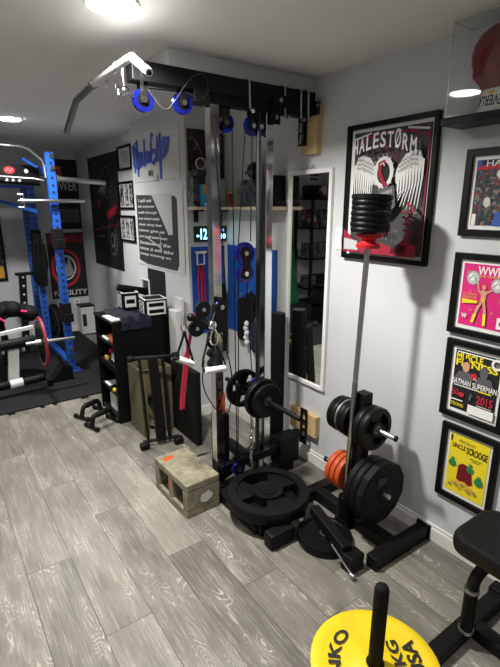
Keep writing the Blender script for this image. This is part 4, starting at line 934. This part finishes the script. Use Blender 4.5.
# letters run towards the pin's upper left: reading direction from the photo
p1, p2 = onZ(137,0+660,.083), onZ(100,640,.083)
uu = (onZ(405,660,.083)-onZ(395,638,.083)); uu = -uu.normalized(); vv = V((0,0,1)).cross(uu)
yt = [('IVANKO',-.150,.125,.150,.180,.30)]
pl = plate('weight_plate', (yc.x,yc.y,.0695), (0,0,1), .222, .029, 'yellow', 'bright yellow plate with black letters around the black pin in the foreground', None, 0, 0, .0255, ins='black')
def ytext(s_, x0, y0, x1, y1, arc=0):
    vs, fs, _ = text2d(s_, .03); P = []
    for a_, b_ in vs:
        x = x0+(x1-x0)*a_; y = y0+(y1-y0)*b_
        if arc: th = x/.15; x, y = y*math.sin(th), y*math.cos(th)
        P.append(yc+uu*x+vv*y+V((0,0,.0852)))
    tb = MB(); tb.add(P, fs, 'pblack'); tb.build('lettering', pl)
ytext('IVANKO', -.185, .118, .170, .162, 1)
ytext('15KG', -.085, -.105, .075, -.062); ytext('USA', -.070, -.165, .070, -.115)
pass
# ================================================================== BENCH, LOWER RIGHT
bn = thing('weight_bench', (1.7,.55,0), 'black flat weight bench cut off by the lower right corner', 'bench')
def pad_mb():
    b = MB(); c = V((1.557,.395,.386)); R = Matrix.Translation(c)
    out = []; x0, x1, y0, y1, rr = -.145, .155, -.85, .365, .07; K = 8
    for cx, cy, a0 in ((x1-rr,y1-rr,0),(x0+rr,y1-rr,PI/2),(x0+rr,y0+rr,PI),(x1-rr,y0+rr,1.5*PI)):
        for k in range(K+1): a = a0+PI/2*k/K; out.append((cx+rr*math.cos(a), cy+rr*math.sin(a)))
    n = len(out); rows = [(.0,.90),(.008,.98),(.03,1.0),(.052,.985),(.062,.95),(.066,.88)]; vs = []; fs = []
    mx, my = (x0+x1)/2, (y0+y1)/2
    for z, s_ in rows:
        ins = (1-s_)*.15
        for x, y in out:
            dx = x-mx; dy = y-my; vs.append(c+V((mx+dx-ins*(1 if dx>0 else -1)*min(1,abs(dx)/.1), my+dy-ins*(1 if dy>0 else -1)*min(1,abs(dy)/.3), z)))
    for j in range(len(rows)-1):
        for k in range(n): fs.append((j*n+k, j*n+(k+1)%n, (j+1)*n+(k+1)%n, (j+1)*n+k))
    b.add(vs, fs, 'vinyl', True); b.add(vs[:n], [tuple(range(n))[::-1]], 'vinyl'); b.add(vs[-n:], [tuple(range(n))], 'vinyl'); return b
pad_mb().build('seat_pad', bn)
MB().tube([(1.62,.56,.386),(1.56,.60,.375),(1.49,.645,.345),(1.465,.66,.29),(1.463,.662,.24)], .0215, 'powder', 16, smooth=2).build('leg_arm', bn)
MB().cyl((1.463,.662,.05),(1.463,.662,.245),.024,'rubber',20).build('leg_grip', bn)
for z in (.238,.055): MB().lathe((1.463,.662,z),(0,0,1),[(0,.026),(.003,.028),(.012,.028),(.015,.026)],'steel',24,caps=True).build('collar', bn)
MB().box((1.28,.655,0),(1.79,.715,.05),'powder').build('front_foot', bn, .004)
MB().box((1.74,.645,0),(1.80,.725,.06),'rubber').build('rubber_foot', bn, .006)
MB().box((1.50,-.30,.0),(1.56,.655,.05),'powder').build('spine', bn, .004)
MB().box((1.28,-.36,0),(1.79,-.30,.05),'powder').build('rear_foot', bn, .004)
MB().box((1.60,-.30,.05),(1.65,-.25,.405),'powder').build('rear_post', bn, .004)
MB().box((1.60,-.30,0.0),(1.65,-.25,.05),'powder').build('rear_post_base', bn)
# ================================================================== CABINET AND ITS THINGS
r = thing('open_cabinet', (1.26,3.41,0), 'black open sided cabinet holding the device boxes in front of the white column', 'cabinet')
X0, X1, Y0, Y1, HC = 1.035, 1.49, 3.20, 3.62, .80
MB().box((X0,Y0,.0),(X1,Y0+.018,HC-.018),'black').build('side_panel', r, .001)
MB().box((X0,Y1-.018,.0),(X1,Y1,HC-.018),'black').build('side_panel', r, .001)
MB().box((X1-.012,Y0+.018,.0),(X1,Y1-.018,HC-.018),'black').build('back_panel', r)
MB().box((X0-.006,Y0-.006,HC-.018),(X1+.004,Y1+.006,HC),'black').build('top', r, .002)
for z in (.03,.215,.40,.425,.60): MB().box((X0+.004,Y0+.018,z),(X1-.012,Y1-.018,z+.016),'black').build('shelf', r)
def item(name, lo, hi, m, label, cat, bev=.002, group=None):
    o = MB().box(lo, hi, m).build(name, None, bev); tag(o, label, cat, group); return o
item('orange_box', (1.06,3.30,.617),(1.14,3.37,.675),'orangelt','small bright orange box on the top shelf of the black cabinet','box')
item('paper_pad', (1.05,3.40,.617),(1.15,3.52,.630),'paper','white paper pad lying behind the orange box in the cabinet','paper')
r = thing('plastic_bag', (1.11,3.35,.441), 'crumpled grey plastic bag on the middle shelf of the black cabinet', 'bag')
b = MB(); rnd = random.Random(5)
b.sphere((1.11,3.33,.497),(.055,.08,.055),'plgrey',14,9); b.v = [(x+rnd.uniform(-.008,.008),y+rnd.uniform(-.008,.008),max(z+rnd.uniform(-.008,.008),.442)) for x,y,z in b.v]; b.build('bag', r)
MB().box((1.052,3.33,.53),(1.09,3.37,.56),'red').build('label', r)
item('yellow_tin', (1.055,3.47,.4415),(1.09,3.51,.47),'pgold','small yellow tin beside the grey plastic bag in the cabinet','tin')
item('white_tub', (1.06,3.33,.0465),(1.15,3.47,.17),'offwhite','white tub standing on the bottom shelf of the black cabinet','tub',.006)
o = MB().tube([(1.052,3.30,.26),(1.045,3.29,.243),(1.05,3.31,.236),(1.055,3.35,.236)], [.008,.014,.014,.008], 'yellow', 8, smooth=2); tag(o.build('yellow_gourd', None), 'curved yellow piece on the second shelf above the white tub', 'object')
item('white_card', (1.05,3.44,.2315),(1.13,3.55,.238),'paper','white card lying on the second shelf of the black cabinet','card',0)
# draped cloth
def cloth(name, x0, x1, y0, y1, z, m, label, drop_side=None, amp=.018, seed=1):
    rnd = random.Random(seed); nx, ny = 18, 16; vs = []; fs = []
    for j in range(ny+1):
        for i in range(nx+1):
            u = i/nx; v = j/ny; x = x0+(x1-x0)*u; y = y0+(y1-y0)*v
            h = z+.006+amp*abs(math.sin(u*9+v*4+seed))*math.sin(PI*min(1,max(0,u)))**.5+amp*.6*abs(math.sin(v*11-u*5))
            if drop_side and y < drop_side: h = z+.006-(drop_side-y)*1.0; y = drop_side-.008-.006*math.sin(u*14)
            vs.append((x+.012*math.sin(v*7), y, h))
    n = len(vs); top = list(vs); vs2 = [(x, y-(.004 if drop_side and h < z else 0), h-.004) for x,y,h in vs]
    for j in range(ny):
        for i in range(nx): a = j*(nx+1)+i; fs.append((a,a+1,a+nx+2,a+nx+1)); fs.append((n+a,n+a+nx+1,n+a+nx+2,n+a+1))
    ed = [i for i in range(nx+1)]+[j*(nx+1)+nx for j in range(1,ny+1)]+[ny*(nx+1)+i for i in range(nx-1,-1,-1)]+[j*(nx+1) for j in range(ny-1,0,-1)]
    for k in range(len(ed)): a, b_ = ed[k], ed[(k+1)%len(ed)]; fs.append((a, n+a, n+b_, b_))
    mb = MB(); mb.add(top+vs2, fs, m, True); return tag(mb.build(name, None), label, 'garment')
cloth('folded_garment', 1.09, 1.32, 3.12, 3.58, HC, 'navycloth', 'dark navy garment draped over the front edge of the black cabinet', drop_side=3.188, amp=.022)
o = MB().box((1.035,3.22,.802),(1.11,3.42,.812),'paper').build('paper_stack', None, .001); tag(o, 'white papers on the cabinet top beside the navy garment', 'paper')
def devbox(name, c, sx, sy, h, ang, label, face):
    c = V(c); R = Matrix.Translation(c) @ Matrix.Rotation(ang,4,'Z'); r = thing(name, c, label, 'box')
    b = MB().box((-sx/2,-sy/2,0),(sx/2,sy/2,h),'black',R); b.build('body', r, .008)
    ux = (R.to_3x3() @ V((1,0,0))); uy = (R.to_3x3() @ V((0,1,0)))
    a = Art(R @ V((-sx/2+.012,-sy/2-.001,.010)), ux, WV, sx-.024, h-.02)
    if face == 'slots': a.rect(.02,.02,.98,.98,'white'); a.rect(.12,.60,.88,.86,'black'); a.rect(.12,.14,.88,.40,'black')
    else: a.rect(.1,.1,.9,.9,'white'); a.rect(.2,.35,.8,.65,'black')
    a.build('front_face', r)
    a = Art(R @ V((-sx/2-.001,sy/2-.012,.010)), -uy, WV, sy-.024, h-.02); a.rect(.08,.06,.92,.94,'white'); a.oval(.5,.70,.28,.20,'black'); a.oval(.5,.30,.28,.20,'black'); a.oval(.5,.70,.15,.10,'offwhite'); a.oval(.5,.30,.15,.10,'offwhite'); a.build('side_face', r)
    a = MB(); frame_on(a, R @ V((-sx/2,-sy/2,h)), ux, uy, sx, sy, .012, .004, 'white'); a.build('top_rim', r)
    return r
devbox('dumbbell_box', (1.395,3.295,HC+.001), .175, .185, .128, -.12, 'black and white cuboid with two slots at the cabinet corner nearest the camera', 'slots')
devbox('dumbbell_box', (1.27,3.475,HC+.032), .13, .15, .13, -.15, 'black and white cuboid behind the slotted one, under the roller', 'x')
item('case_lid', (1.20,3.40,HC+.0265),(1.345,3.56,HC+.031),'blackmatte','thin black tray under the rear cuboid on the cabinet','tray')
r = thing('black_roller', (1.31,3.5,.95), 'black padded roller lying across the cuboids on the cabinet', 'roller')
MB().cyl((1.195,3.50,1.000),(1.43,3.50,.945),.028,'blackmatte',24,b=.008).build('pad', r)
MB().cyl((1.188,3.50,1.0017),(1.195,3.50,1.000),.010,'steel',12).build('end_cap', r)
r = thing('tablet_frame', (1.43,3.46,.80), 'white edged upright tablet frame on the cabinet behind the slotted cuboid', 'frame')
b = MB(); frame_on(b, (1.425,3.55,.801), WU, WV, .15, .25, .012, .010, 'white'); b.build('frame', r, .002); MB().box((1.426,3.412,.813),(1.430,3.538,1.04),'glassdark').build('screen', r)
# white boards
for x0, x1, h, lb in ((1.505,1.53,.95,'white board edge standing behind the black cabinet corner by the column'),(1.455,1.50,.86,'lower white board leaning in the gap between cabinet and black box')):
    o = MB().box((x0,3.02,0),(x1,3.15,h),'offwhite').build('white_board', None, .006); tag(o, lb, 'board')
# plywood step box
r = thing('plywood_box', (1.215,3.0,0), 'olive plywood box with triangular cutouts behind the leaning black frame', 'plyo box')
x0, x1, y0, y1, h = 1.105, 1.34, 2.90, 3.14, .50
MB().box((x0,y0,0),(x0+.045,y0+.018,h),'ply').build('front_board', r, .001); MB().box((x1-.10,y0,0),(x1,y0+.018,h),'ply').build('front_board', r, .001)
MB().box((x0,y1-.018,0),(x1,y1,h),'ply').build('back_board', r)
MB().box((x1-.018,y0+.018,0),(x1,y1-.018,h),'ply').build('side_board', r)
b = MB()
for z0 in (.10,.33): b.prism([(x0+.004,y0+.06,z0+.14),(x0+.004,y0+.16,z0+.14),(x0+.004,y0+.16,z0)], (.002,0,0), 'pblack')
MB().box((x0,y0+.018,0),(x0+.018,y1-.018,h),'ply').build('side_board', r); 
for z0 in (.08,.30): 
    b = MB().prism([(x0+.045,y0+.006,z0+.16),(x0+.135,y0+.006,z0),(x0+.135,y0+.006,z0-.04),(x0+.045,y0+.006,z0+.10)], (0,.010,0), 'ply'); b.build('brace', r)
MB().box((x0+.045,y0+.018,h-.03),(x1-.10,y0+.03,h-.002),'ply').build('rail', r)
# leaning frame with rods
r = thing('folding_stand', (1.16,2.74,0), 'black metal frame with three rods and rubber rollers leaning on the plywood box', 'exercise frame')
T0, T1 = V((1.045,2.84,.625)), V((1.285,2.75,.625)); B0, B1 = V((1.04,2.76,.042)), V((1.285,2.70,.042))
MB().cyl(T0, T1, .013, 'powder', 14, b=.002).build('top_bar', r)
MB().cyl(B0, B1, .012, 'powder', 14).build('bottom_bar', r)
for p, l in ((T0,-.045),(T1,.045)): MB().cyl(p, p+V((l,0,0)), .022, 'rubber', 18, b=.006).build('foam_end', r)
for p in (B0+V((.0,-.03,-.015)), B1+V((-.02,-.03,-.011))): MB().cyl(p-V((.03,0,0)), p+V((.03,0,0)), .027, 'rubber', 20, b=.006).build('caster', r)
for fr, rr in ((.13,.010),(.74,.012)): MB().cyl(T0.lerp(T1,fr), B0.lerp(B1,fr*.95+.03), rr, 'powder', 12).build('rod', r)
MB().beam(T0.lerp(T1,.42)+V((0,-.02,0)), B0.lerp(B1,.44)+V((0,-.02,0)), .050, .018, 'powder').build('rail', r, .002)
MB().cyl(T0.lerp(T1,.54)+V((0,-.015,0)), B0.lerp(B1,.57)+V((0,-.015,0)), .012, 'powder', 12).build('rod', r)
# black tall box
r = thing('tall_black_box', (1.375,2.75,0), 'tall thin plain black panel box standing between the cable tower and the leaning frame', 'box')
MB().box((1.352,2.56,0),(1.395,2.94,.535),'blackmatte').build('body', r, .004)
a = Art((1.3515,2.70,.37), WU, WV, .022, .10)
for i in range(6): a.rect(.3,.05+.16*i,.75,.12+.16*i,'pmid')
a.build('label_print', r)
# push-up stands
def pushup(x, y, ang, label):
    R = Matrix.Translation((x,y,0)) @ Matrix.Rotation(ang,4,'Z'); r = thing('push_up_stand', (x,y,0), label, 'push up stand'); T = lambda *p: R @ V(p)
    MB().tube([T(-.095,0,.025),T(-.075,0,.095),T(-.05,0,.10),T(.05,0,.10),T(.075,0,.095),T(.095,0,.025)], .018, 'powder', 12, smooth=1).build('handle_tube', r)
    MB().cyl(T(-.05,0,.099), T(.05,0,.099), .022, 'rubber', 16, b=.003).build('grip', r)
    for s_ in (-1,1):
        MB().cyl(T(s_*.095,-.05,.016), T(s_*.095,.05,.016), .015, 'powder', 14).build('foot', r)
        for e in (-1,1): MB().cyl(T(s_*.095,e*.051,.018), T(s_*.095,e*.080,.018), .0178, 'rubber', 14, b=.003).build('rubber_cap', r)
pushup(.925, 3.27, .30, 'black push up stand nearest the camera on the planks before the cabinet')
pushup(.905, 3.49, .45, 'black push up stand behind the other one, beside the cabinet opening')
# ================================================================== FAR CORNER
r = thing('waste_bin', (1.60,6.02,.013), 'white bin with a black lid in the far corner under the red poster', 'bin')
MB().box((1.53,5.93,.014),(1.70,6.12,.37),'offwhite').build('body', r, .01)
MB().box((1.525,5.925,.371),(1.705,6.125,.39),'black').build('lid', r, .006)
a = Art((1.545,5.928,.12), BU, WV, .05, .16).rect(0,0,1,1,'pblack'); a.build('side_vent', r)
r = thing('wall_outlet', (1.56,FY,.34), 'white wall outlet on the far wall left of the white bin', 'outlet')
MB().box((1.53,FY-.006,.335),(1.60,FY-.0005,.44),'white').build('plate', r, .001)
for z in (.36,.40): MB().box((1.555,FY-.008,z),(1.575,FY-.0062,z+.02),'pgrey').build('socket', r)
r = thing('wall_poster', (1.56,FY,1.32), 'black poster ending in the letters ER with an orange fighter, upper far wall', 'poster')
a = Art((1.36,FY-.004,1.335), BU, WV, .37, .83).sheet('pblack'); a.oval(.35,.86,.10,.05,'orangelt'); a.poly([(.2,.72),(.28,.86),(.45,.86),(.5,.72)],'orange'); a.text('POWER', .0,.56,.93,.70,'offwhite',bold=.01); a.rect(.1,.1,.9,.3,'pgrey'); a.build('print', r)
r = thing('wall_poster', (1.56,FY,.46), 'black poster with a white and red ring and a word ending CILITY, lower far wall', 'poster')
a = Art((1.27,FY-.004,.465), BU, WV, .48, .83).sheet('pblack'); a.rect(.0,.84,1,.98,'darkred'); a.text('STRENGTH', .08,.87,.9,.95,'pred'); ring(a,.42,.47,.34,.27,.07,'pred'); ring(a,.42,.47,.24,.18,.04,'offwhite'); a.poly([(.2,.3),(.3,.65),(.45,.5),(.5,.68),(.62,.35)],'pmid'); a.text('FACILITY', .05,.04,.92,.12,'offwhite',bold=.02); a.build('print', r)
r = thing('framed_print', (.70,FY,.75), 'black framed print with a yellow base at the left edge of the far wall', 'framed picture')
frame_on(MB(), (.50,FY-.001,.75), BU, WV, .29, .82, .02, .02, 'black').build('frame', r); a = Art((.519,FY-.006,.77), BU, WV, .252, .78).sheet('darkart'); a.rect(.5,.02,.95,.2,'pgold'); a.build('print', r)
# ---- blue power rack
rk = thing('power_rack', (.5,5.2,.013), 'tall blue power rack with punched uprights on the black mat', 'power rack')
def upright(x, y, z1, w=.066):
    b = MB().box((x-w/2,y-w/2,.013),(x+w/2,y+w/2,z1),'rackblue'); z = .12
    while z < z1-.04:
        b.cyl((x,y-w/2-.0005,z),(x,y-w/2-.0015,z),.0125,'pblack',10).cyl((x-w/2-.0005,y,z),(x-w/2-.0015,y,z),.0105,'pblack',10); z += .062
    return b.build('upright', rk)
u1 = upright(1.05,4.62,2.075); upright(1.05,5.62,1.99); upright(1.05,6.02,1.99); upright(-.10,4.62,2.075); upright(-.10,5.62,1.99)
for z in (2.045,1.945,.25,.165): MB().cyl((1.06,4.5865,z),(1.06,4.572,z),.021,'steel',8).build('bolt', u1)
for x in (1.05,-.10):
    MB().box((x-.085,4.56,.014),(x+.085,4.69,.020),'rackblue').build('foot_plate', rk)
    MB().box((x-.028,4.654,.04),(x+.028,5.586,.11),'rackblue').build('base_rail', rk, .003)
    MB().box((x-.028,4.654,1.90),(x+.028,5.586,1.965),'rackblue').build('top_rail', rk, .003)
    MB().box((x-.028,5.654,.04),(x+.028,5.986,.10),'rackblue').build('base_rail', rk, .003)
MB().box((-.066,5.59,1.80),(1.016,5.65,1.87),'rackblue').build('rear_crossmember', rk, .003)
hb = MB().box((-.066,4.93,1.80),(1.016,4.955,1.985),'black').build('header_board', rk, .002)
MB().beam((.50,5.25,1.72),(1.02,5.25,1.56),.03,.035,'rackblue').build('diagonal_brace', rk)
a = Art((-.05,4.929,1.81), BU, WV, 1.06, .17); a.oval(.765,.72,.045,.20,'pred',12); a.text('rogue',.735,.6,.795,.85,'offwhite',shear=.3) if False else a.line([(.74,.66),(.755,.82),(.77,.64),(.79,.80)],.005,'offwhite'); a.oval(.90,.70,.018,.12,'offwhite',10)
for i in range(3): a.poly([(.72+.05*i,.12),(.75+.05*i,.12),(.74+.05*i,.38)],'offwhite')
a.build('badge_print', hb)
MB().tube([(-.10,4.70,2.10),(.30,4.70,2.125),(.84,4.70,2.118),(.90,4.70,2.10),(1.005,4.70,2.01),(1.018,4.70,1.97),(1.022,4.69,1.86)], .0165, 'steel', 12).build('pull_up_bar', rk)
MB().tube([(-.05,4.86,1.88),(.3,4.86,1.885),(.95,4.86,1.86),(1.03,4.80,1.84)], .011, 'steel', 10).build('pull_up_bar', rk)
MB().tube([(.82,4.75,2.07),(.9,4.76,2.05),(.96,4.77,1.99)], .009, 'greyblack', 8).build('grip', rk)
MB().tube([(.86,4.80,2.03),(.90,4.80,2.0),(.98,4.80,1.96)], .014, 'rackblue', 8).build('grip', rk)
def jcup(x, y, z, s=1):
    b = MB().box((x-.045,y-.055,z-.09),(x+.045,y+.045,z+.09),'blackmatte').box((x-.04,y-.12,z-.08),(x+.04,y-.055,z-.045),'blackmatte').box((x-.04,y-.13,z-.08),(x+.04,y-.118,z+.0),'blackmatte'); return b.build('bar_cup', rk, .004)
jcup(1.05,4.62,1.32); jcup(1.05,5.62,1.27); jcup(1.05,4.62,.62); jcup(1.05,5.62,.83)
def bar(name, p0, p1, label, collar=None, r_=.024):
    t = thing(name, p0, label, 'barbell'); MB().cyl(p0, p1, r_, 'steel', 18, b=.004).build('sleeve', t)
    p0, p1 = V(p0), V(p1); d = (p1-p0).normalized(); MB().cyl(p0-d*.012, p0, r_*1.5, 'dullsteel', 18).build('collar', t)
    if collar: 
        for q in collar: MB().beam(q, (q[0]+.0,q[1]-.10,q[2]), .012,.012,'dullsteel').build('pin', t)
    return t
bar('storage_bar', (1.10,4.60,1.850),(1.53,4.60,1.828),'steel bar sleeve sticking out to the right near the top of the blue rack')
bar('storage_bar', (.77,4.555,1.655),(1.31,4.555,1.658),'lower steel bar crossing in front of the blue rack upright, below the other one', r_=.017)
b = MB()
for z in (1.60,1.655,1.71): b.cyl((.74,4.555,z),(.785,4.555,z),.009,'steel',10)
tag(b.box((.783,4.545,1.59),(.791,4.565,1.72),'steel').build('bar_clamp', None), 'small three pronged steel clamp at the left end of the lower storage bar', 'clamp')
# dark bundles hanging on the rack
r = thing('hanging_straps', (1.02,5.50,.9), 'black strap and chain bundle hanging between the blue rack uprights', 'straps')
b = MB(); rnd = random.Random(9)
for k in range(5): b.tube([(1.0+.02*k,5.50+.02*(k%2),1.22),(.98+.03*k,5.49,1.02),(.97+.025*k,5.50,.86),(1.0+.02*k,5.51,.80)], .024, 'blackmatte', 8, smooth=1)
b.build('straps', r); MB().cyl((1.02,5.50,1.24),(1.02,5.585,1.24),.012,'steel').build('hook', r)
r = thing('orange_rimmed_plate', (1.17,5.9,.013), 'dark bumper plate with a dull orange rim leaning behind the blue rack upright', 'weight plate')
MB().lathe((1.20,5.85,.245),(1,.12,.0),[(-.03,.03),(-.03,.20),(-.02,.225),(.02,.225),(.03,.20),(.03,.03)],'rubber',40,caps=False).build('disc', r); MB().lathe((1.20,5.85,.245),(1,.12,0),[(-.032,.17),(-.034,.20),(-.030,.205)],'bronze',40,caps=False).build('rim_band', r)
# perforated black stand behind the bench
r = thing('bench_upright', (.83,5.6,.013), 'black perforated steel upright standing behind the bench at the left', 'stand')
MB().beam((.80,5.6,.014),(.86,5.6,.90),.07,.07,'powder').build('post', r, .003); MB().box((.79,5.55,.88),(1.0,5.65,.905),'powder').build('top_arm', r, .002); MB().box((.60,5.50,.014),(.95,5.70,.034),'powder').build('base', r, .002)
b = MB()
for k in range(9): b.cyl((.806+.0066*k,5.564,.1+.095*k),(.806+.0066*k,5.560,.1+.095*k),.012,'plgrey',10)
b.build('punched_holes', r)
# ---- bench at the left
r = thing('adjustable_bench', (.45,4.35,.013), 'adjustable bench with a pale post and black foam rollers at the left edge', 'bench')
MB().beam((.05,4.245,.045),(.745,4.315,.045),.055,.055,'dullsteel').build('foot_rail', r, .003)
MB().beam((.745,4.315,.045),(.80,4.320,.045),.065,.065,'rubber').build('rubber_cap', r, .004)
MB().beam((.475,4.30,.07),(.515,4.32,.42),.085,.05,'offwhite').build('post', r, .003)
for x0,x1,z0,z1,rr,m in ((.30,.44,.118,.122,.036,'rubber'),(.44,.545,.122,.125,.038,'white'),(.545,.73,.125,.130,.036,'rubber')): MB().cyl((x0,4.235,z0),(x1,4.245,z1),rr,m,20,b=.004).build('foam_roller', r)
MB().cyl((.20,4.27,.455),(.695,4.29,.472),.045,'rubber',22,b=.006).build('foam_roller', r)
MB().beam((.20,4.34,.53),(.70,4.36,.575),.03,.03,'white').build('support_bar', r, .002)
for x in (.42,.58): MB().box((x,4.27,.39),(x+.02,4.33,.47),'steel').build('bracket', r, .001)
MB().beam((.10,4.40,.60),(.62,5.2,.60),.30,.06,'vinyl').build('back_pad', r, .015)
MB().beam((.48,4.36,.40),(.55,5.25,.40),.05,.05,'powder').build('spine', r); MB().beam((.55,5.25,.014),(.55,5.25,.57),.05,.05,'powder').build('rear_leg', r)
r = thing('black_garment', (.5,4.6,.63), 'black garment with pink marks heaped on the bench at the left edge', 'garment')
b = MB(); rnd = random.Random(2)
for k in range(9): b.sphere((.36+.045*k, 4.62+.03*math.sin(k*2.1), .665+.05*math.sin(k*.42)), (.085,.10,.055+.01*(k%3)), 'blackmatte', 12, 8)
b.build('cloth', r); b = MB().tube([(.42,4.50,.68),(.46,4.49,.66),(.50,4.495,.62)], .010, 'pink', 6).tube([(.64,4.51,.70),(.69,4.50,.69)], .010,'pink',6); b.build('pink_trim', r)
r = thing('loaded_barbell', (.75,4.15,.30), 'barbell end with a red rimmed plate seen edge on before the blue rack', 'barbell')
MB().cyl((.60,4.18,.475),(1.0,4.18,.467),.016,'steel',16).build('shaft', r)
MB().lathe((.725,4.18,.472),(1,0,0),[(-.008,.018),(-.008,.215),(.008,.215),(.008,.018)],'iron',40,caps=False).build('disc', r)
MB().lathe((.725,4.18,.472),(1,0,0),[(-.010,.190),(-.010,.222),(.010,.222),(.010,.190)],'crimson',40,caps=False).build('rim_ring', r)
MB().lathe((.725,4.18,.472),(1,0,0),[(-.0105,.193),(-.011,.197),(-.0105,.201)],'plgrey',40,caps=False).build('rim_line', r)
MB().lathe((.725,4.18,.472),(1,0,0),[(-.05,.03),(.05,.03)],'steel',20).build('collar', r)
r = thing('wedge_block', (.80,4.35,.013), 'black rubber wedge with a raised edge on the mat under the barbell', 'wedge')
b = MB().prism([(.80,4.36,.014),(1.0,4.36,.014),(1.0,4.36,.14),(.93,4.36,.18)], (0,.15,0), 'rubber'); b.build('wedge', r, .004)
MB().cyl((.93,4.40,.17),(.90,4.42,.26),.012,'rubber').build('strut', r)
# ================================================================== FAR LEFT SIDE (seen in the mirror)
r = thing('storage_rack', (-2.1,5.9,0), 'dark storage rack full of gear at the far left, visible in the mirror', 'rack')
for x in (-2.45,-1.55):
    for y in (5.72,6.12): MB().box((x-.02,y-.02,0.014),(x+.02,y+.02,1.75),'powder').build('post', r)
for z in (.25,.75,1.25,1.72): MB().box((-2.47,5.70,z),(-1.53,6.14,z+.025),'powder').build('shelf', r)
k = 0
for z in (.276,.776,1.276,1.746):
    for j in range(4):
        x = -2.38+.22*j; hgt = .20+.05*((j*3+k)%3); m = ('boxart','apparel','blackmatte','darkart')[(j+k)%4]
        item('gear_box', (x,5.76,z),(x+.17,5.98,z+hgt), m, ('speckled','red patterned','plain black','mottled')[(j+k)%4]+' gear box on the far rack, '+('bottom','second','third','top')[k]+' shelf, '+('left end','second from left','second from right','right end')[j], 'box', .004, 'gear boxes on the far storage rack')
    k += 1
o = MB().prism([(-1.48,5.90,.014),(-1.40,5.90,.014),(-1.42,6.15,1.30),(-1.50,6.15,1.30)], (.12,0,0), 'pgreen').build('green_board', None, .01); tag(o, 'green board leaning on the far wall beside the storage rack', 'board')
r = thing('framed_print', (-1.05,6.1,.014), 'white mounted black frame leaning on the far wall right of the green board', 'framed picture')
frame_on(MB(), (-1.25,6.10,.014), BU, WV, .40, .70, .03, .03, 'black').build('frame', r); Art((-1.22,6.085,.044), BU, WV, .34, .64).sheet('paper').rect(.25,.25,.75,.75,'pblack').build('print', r)
r = thing('wall_sign', (-1.9,FY,1.95), 'small white sign high on the far wall above the storage rack', 'sign')
Art((-2.15,FY-.004,2.0), BU, WV, .30, .20).sheet('paper').rect(.1,.6,.9,.8,'pgrey').rect(.2,.25,.8,.45,'pgrey').build('panel', r)
r = thing('ceiling_cabinet', (-2.3,5.0,1.9), 'brown wooden wall cabinet high on the left wall, seen in the mirror', 'cabinet')
MB().box((-2.59,4.3,1.72),(-2.25,5.5,2.2),'pine').build('body', r, .004); MB().box((-2.25,4.92,1.74),(-2.24,5.48,2.18),'pine').build('door', r, .003)
MB().box((-2.25,4.32,1.74),(-2.24,4.90,2.18),'pine').build('door', r, .003)
r = thing('dumbbell_rack', (-1.0,4.6,0), 'low black dumbbell rack on the mat in the middle of the far area', 'dumbbell rack')
for x in (-1.5,-.8): MB().box((x,4.5,.014),(x+.05,4.8,.55),'powder').build('leg', r)
for z in (.25,.5): MB().box((-1.5,4.48,z),(-.75,4.78,z+.03),'powder').build('tray', r)
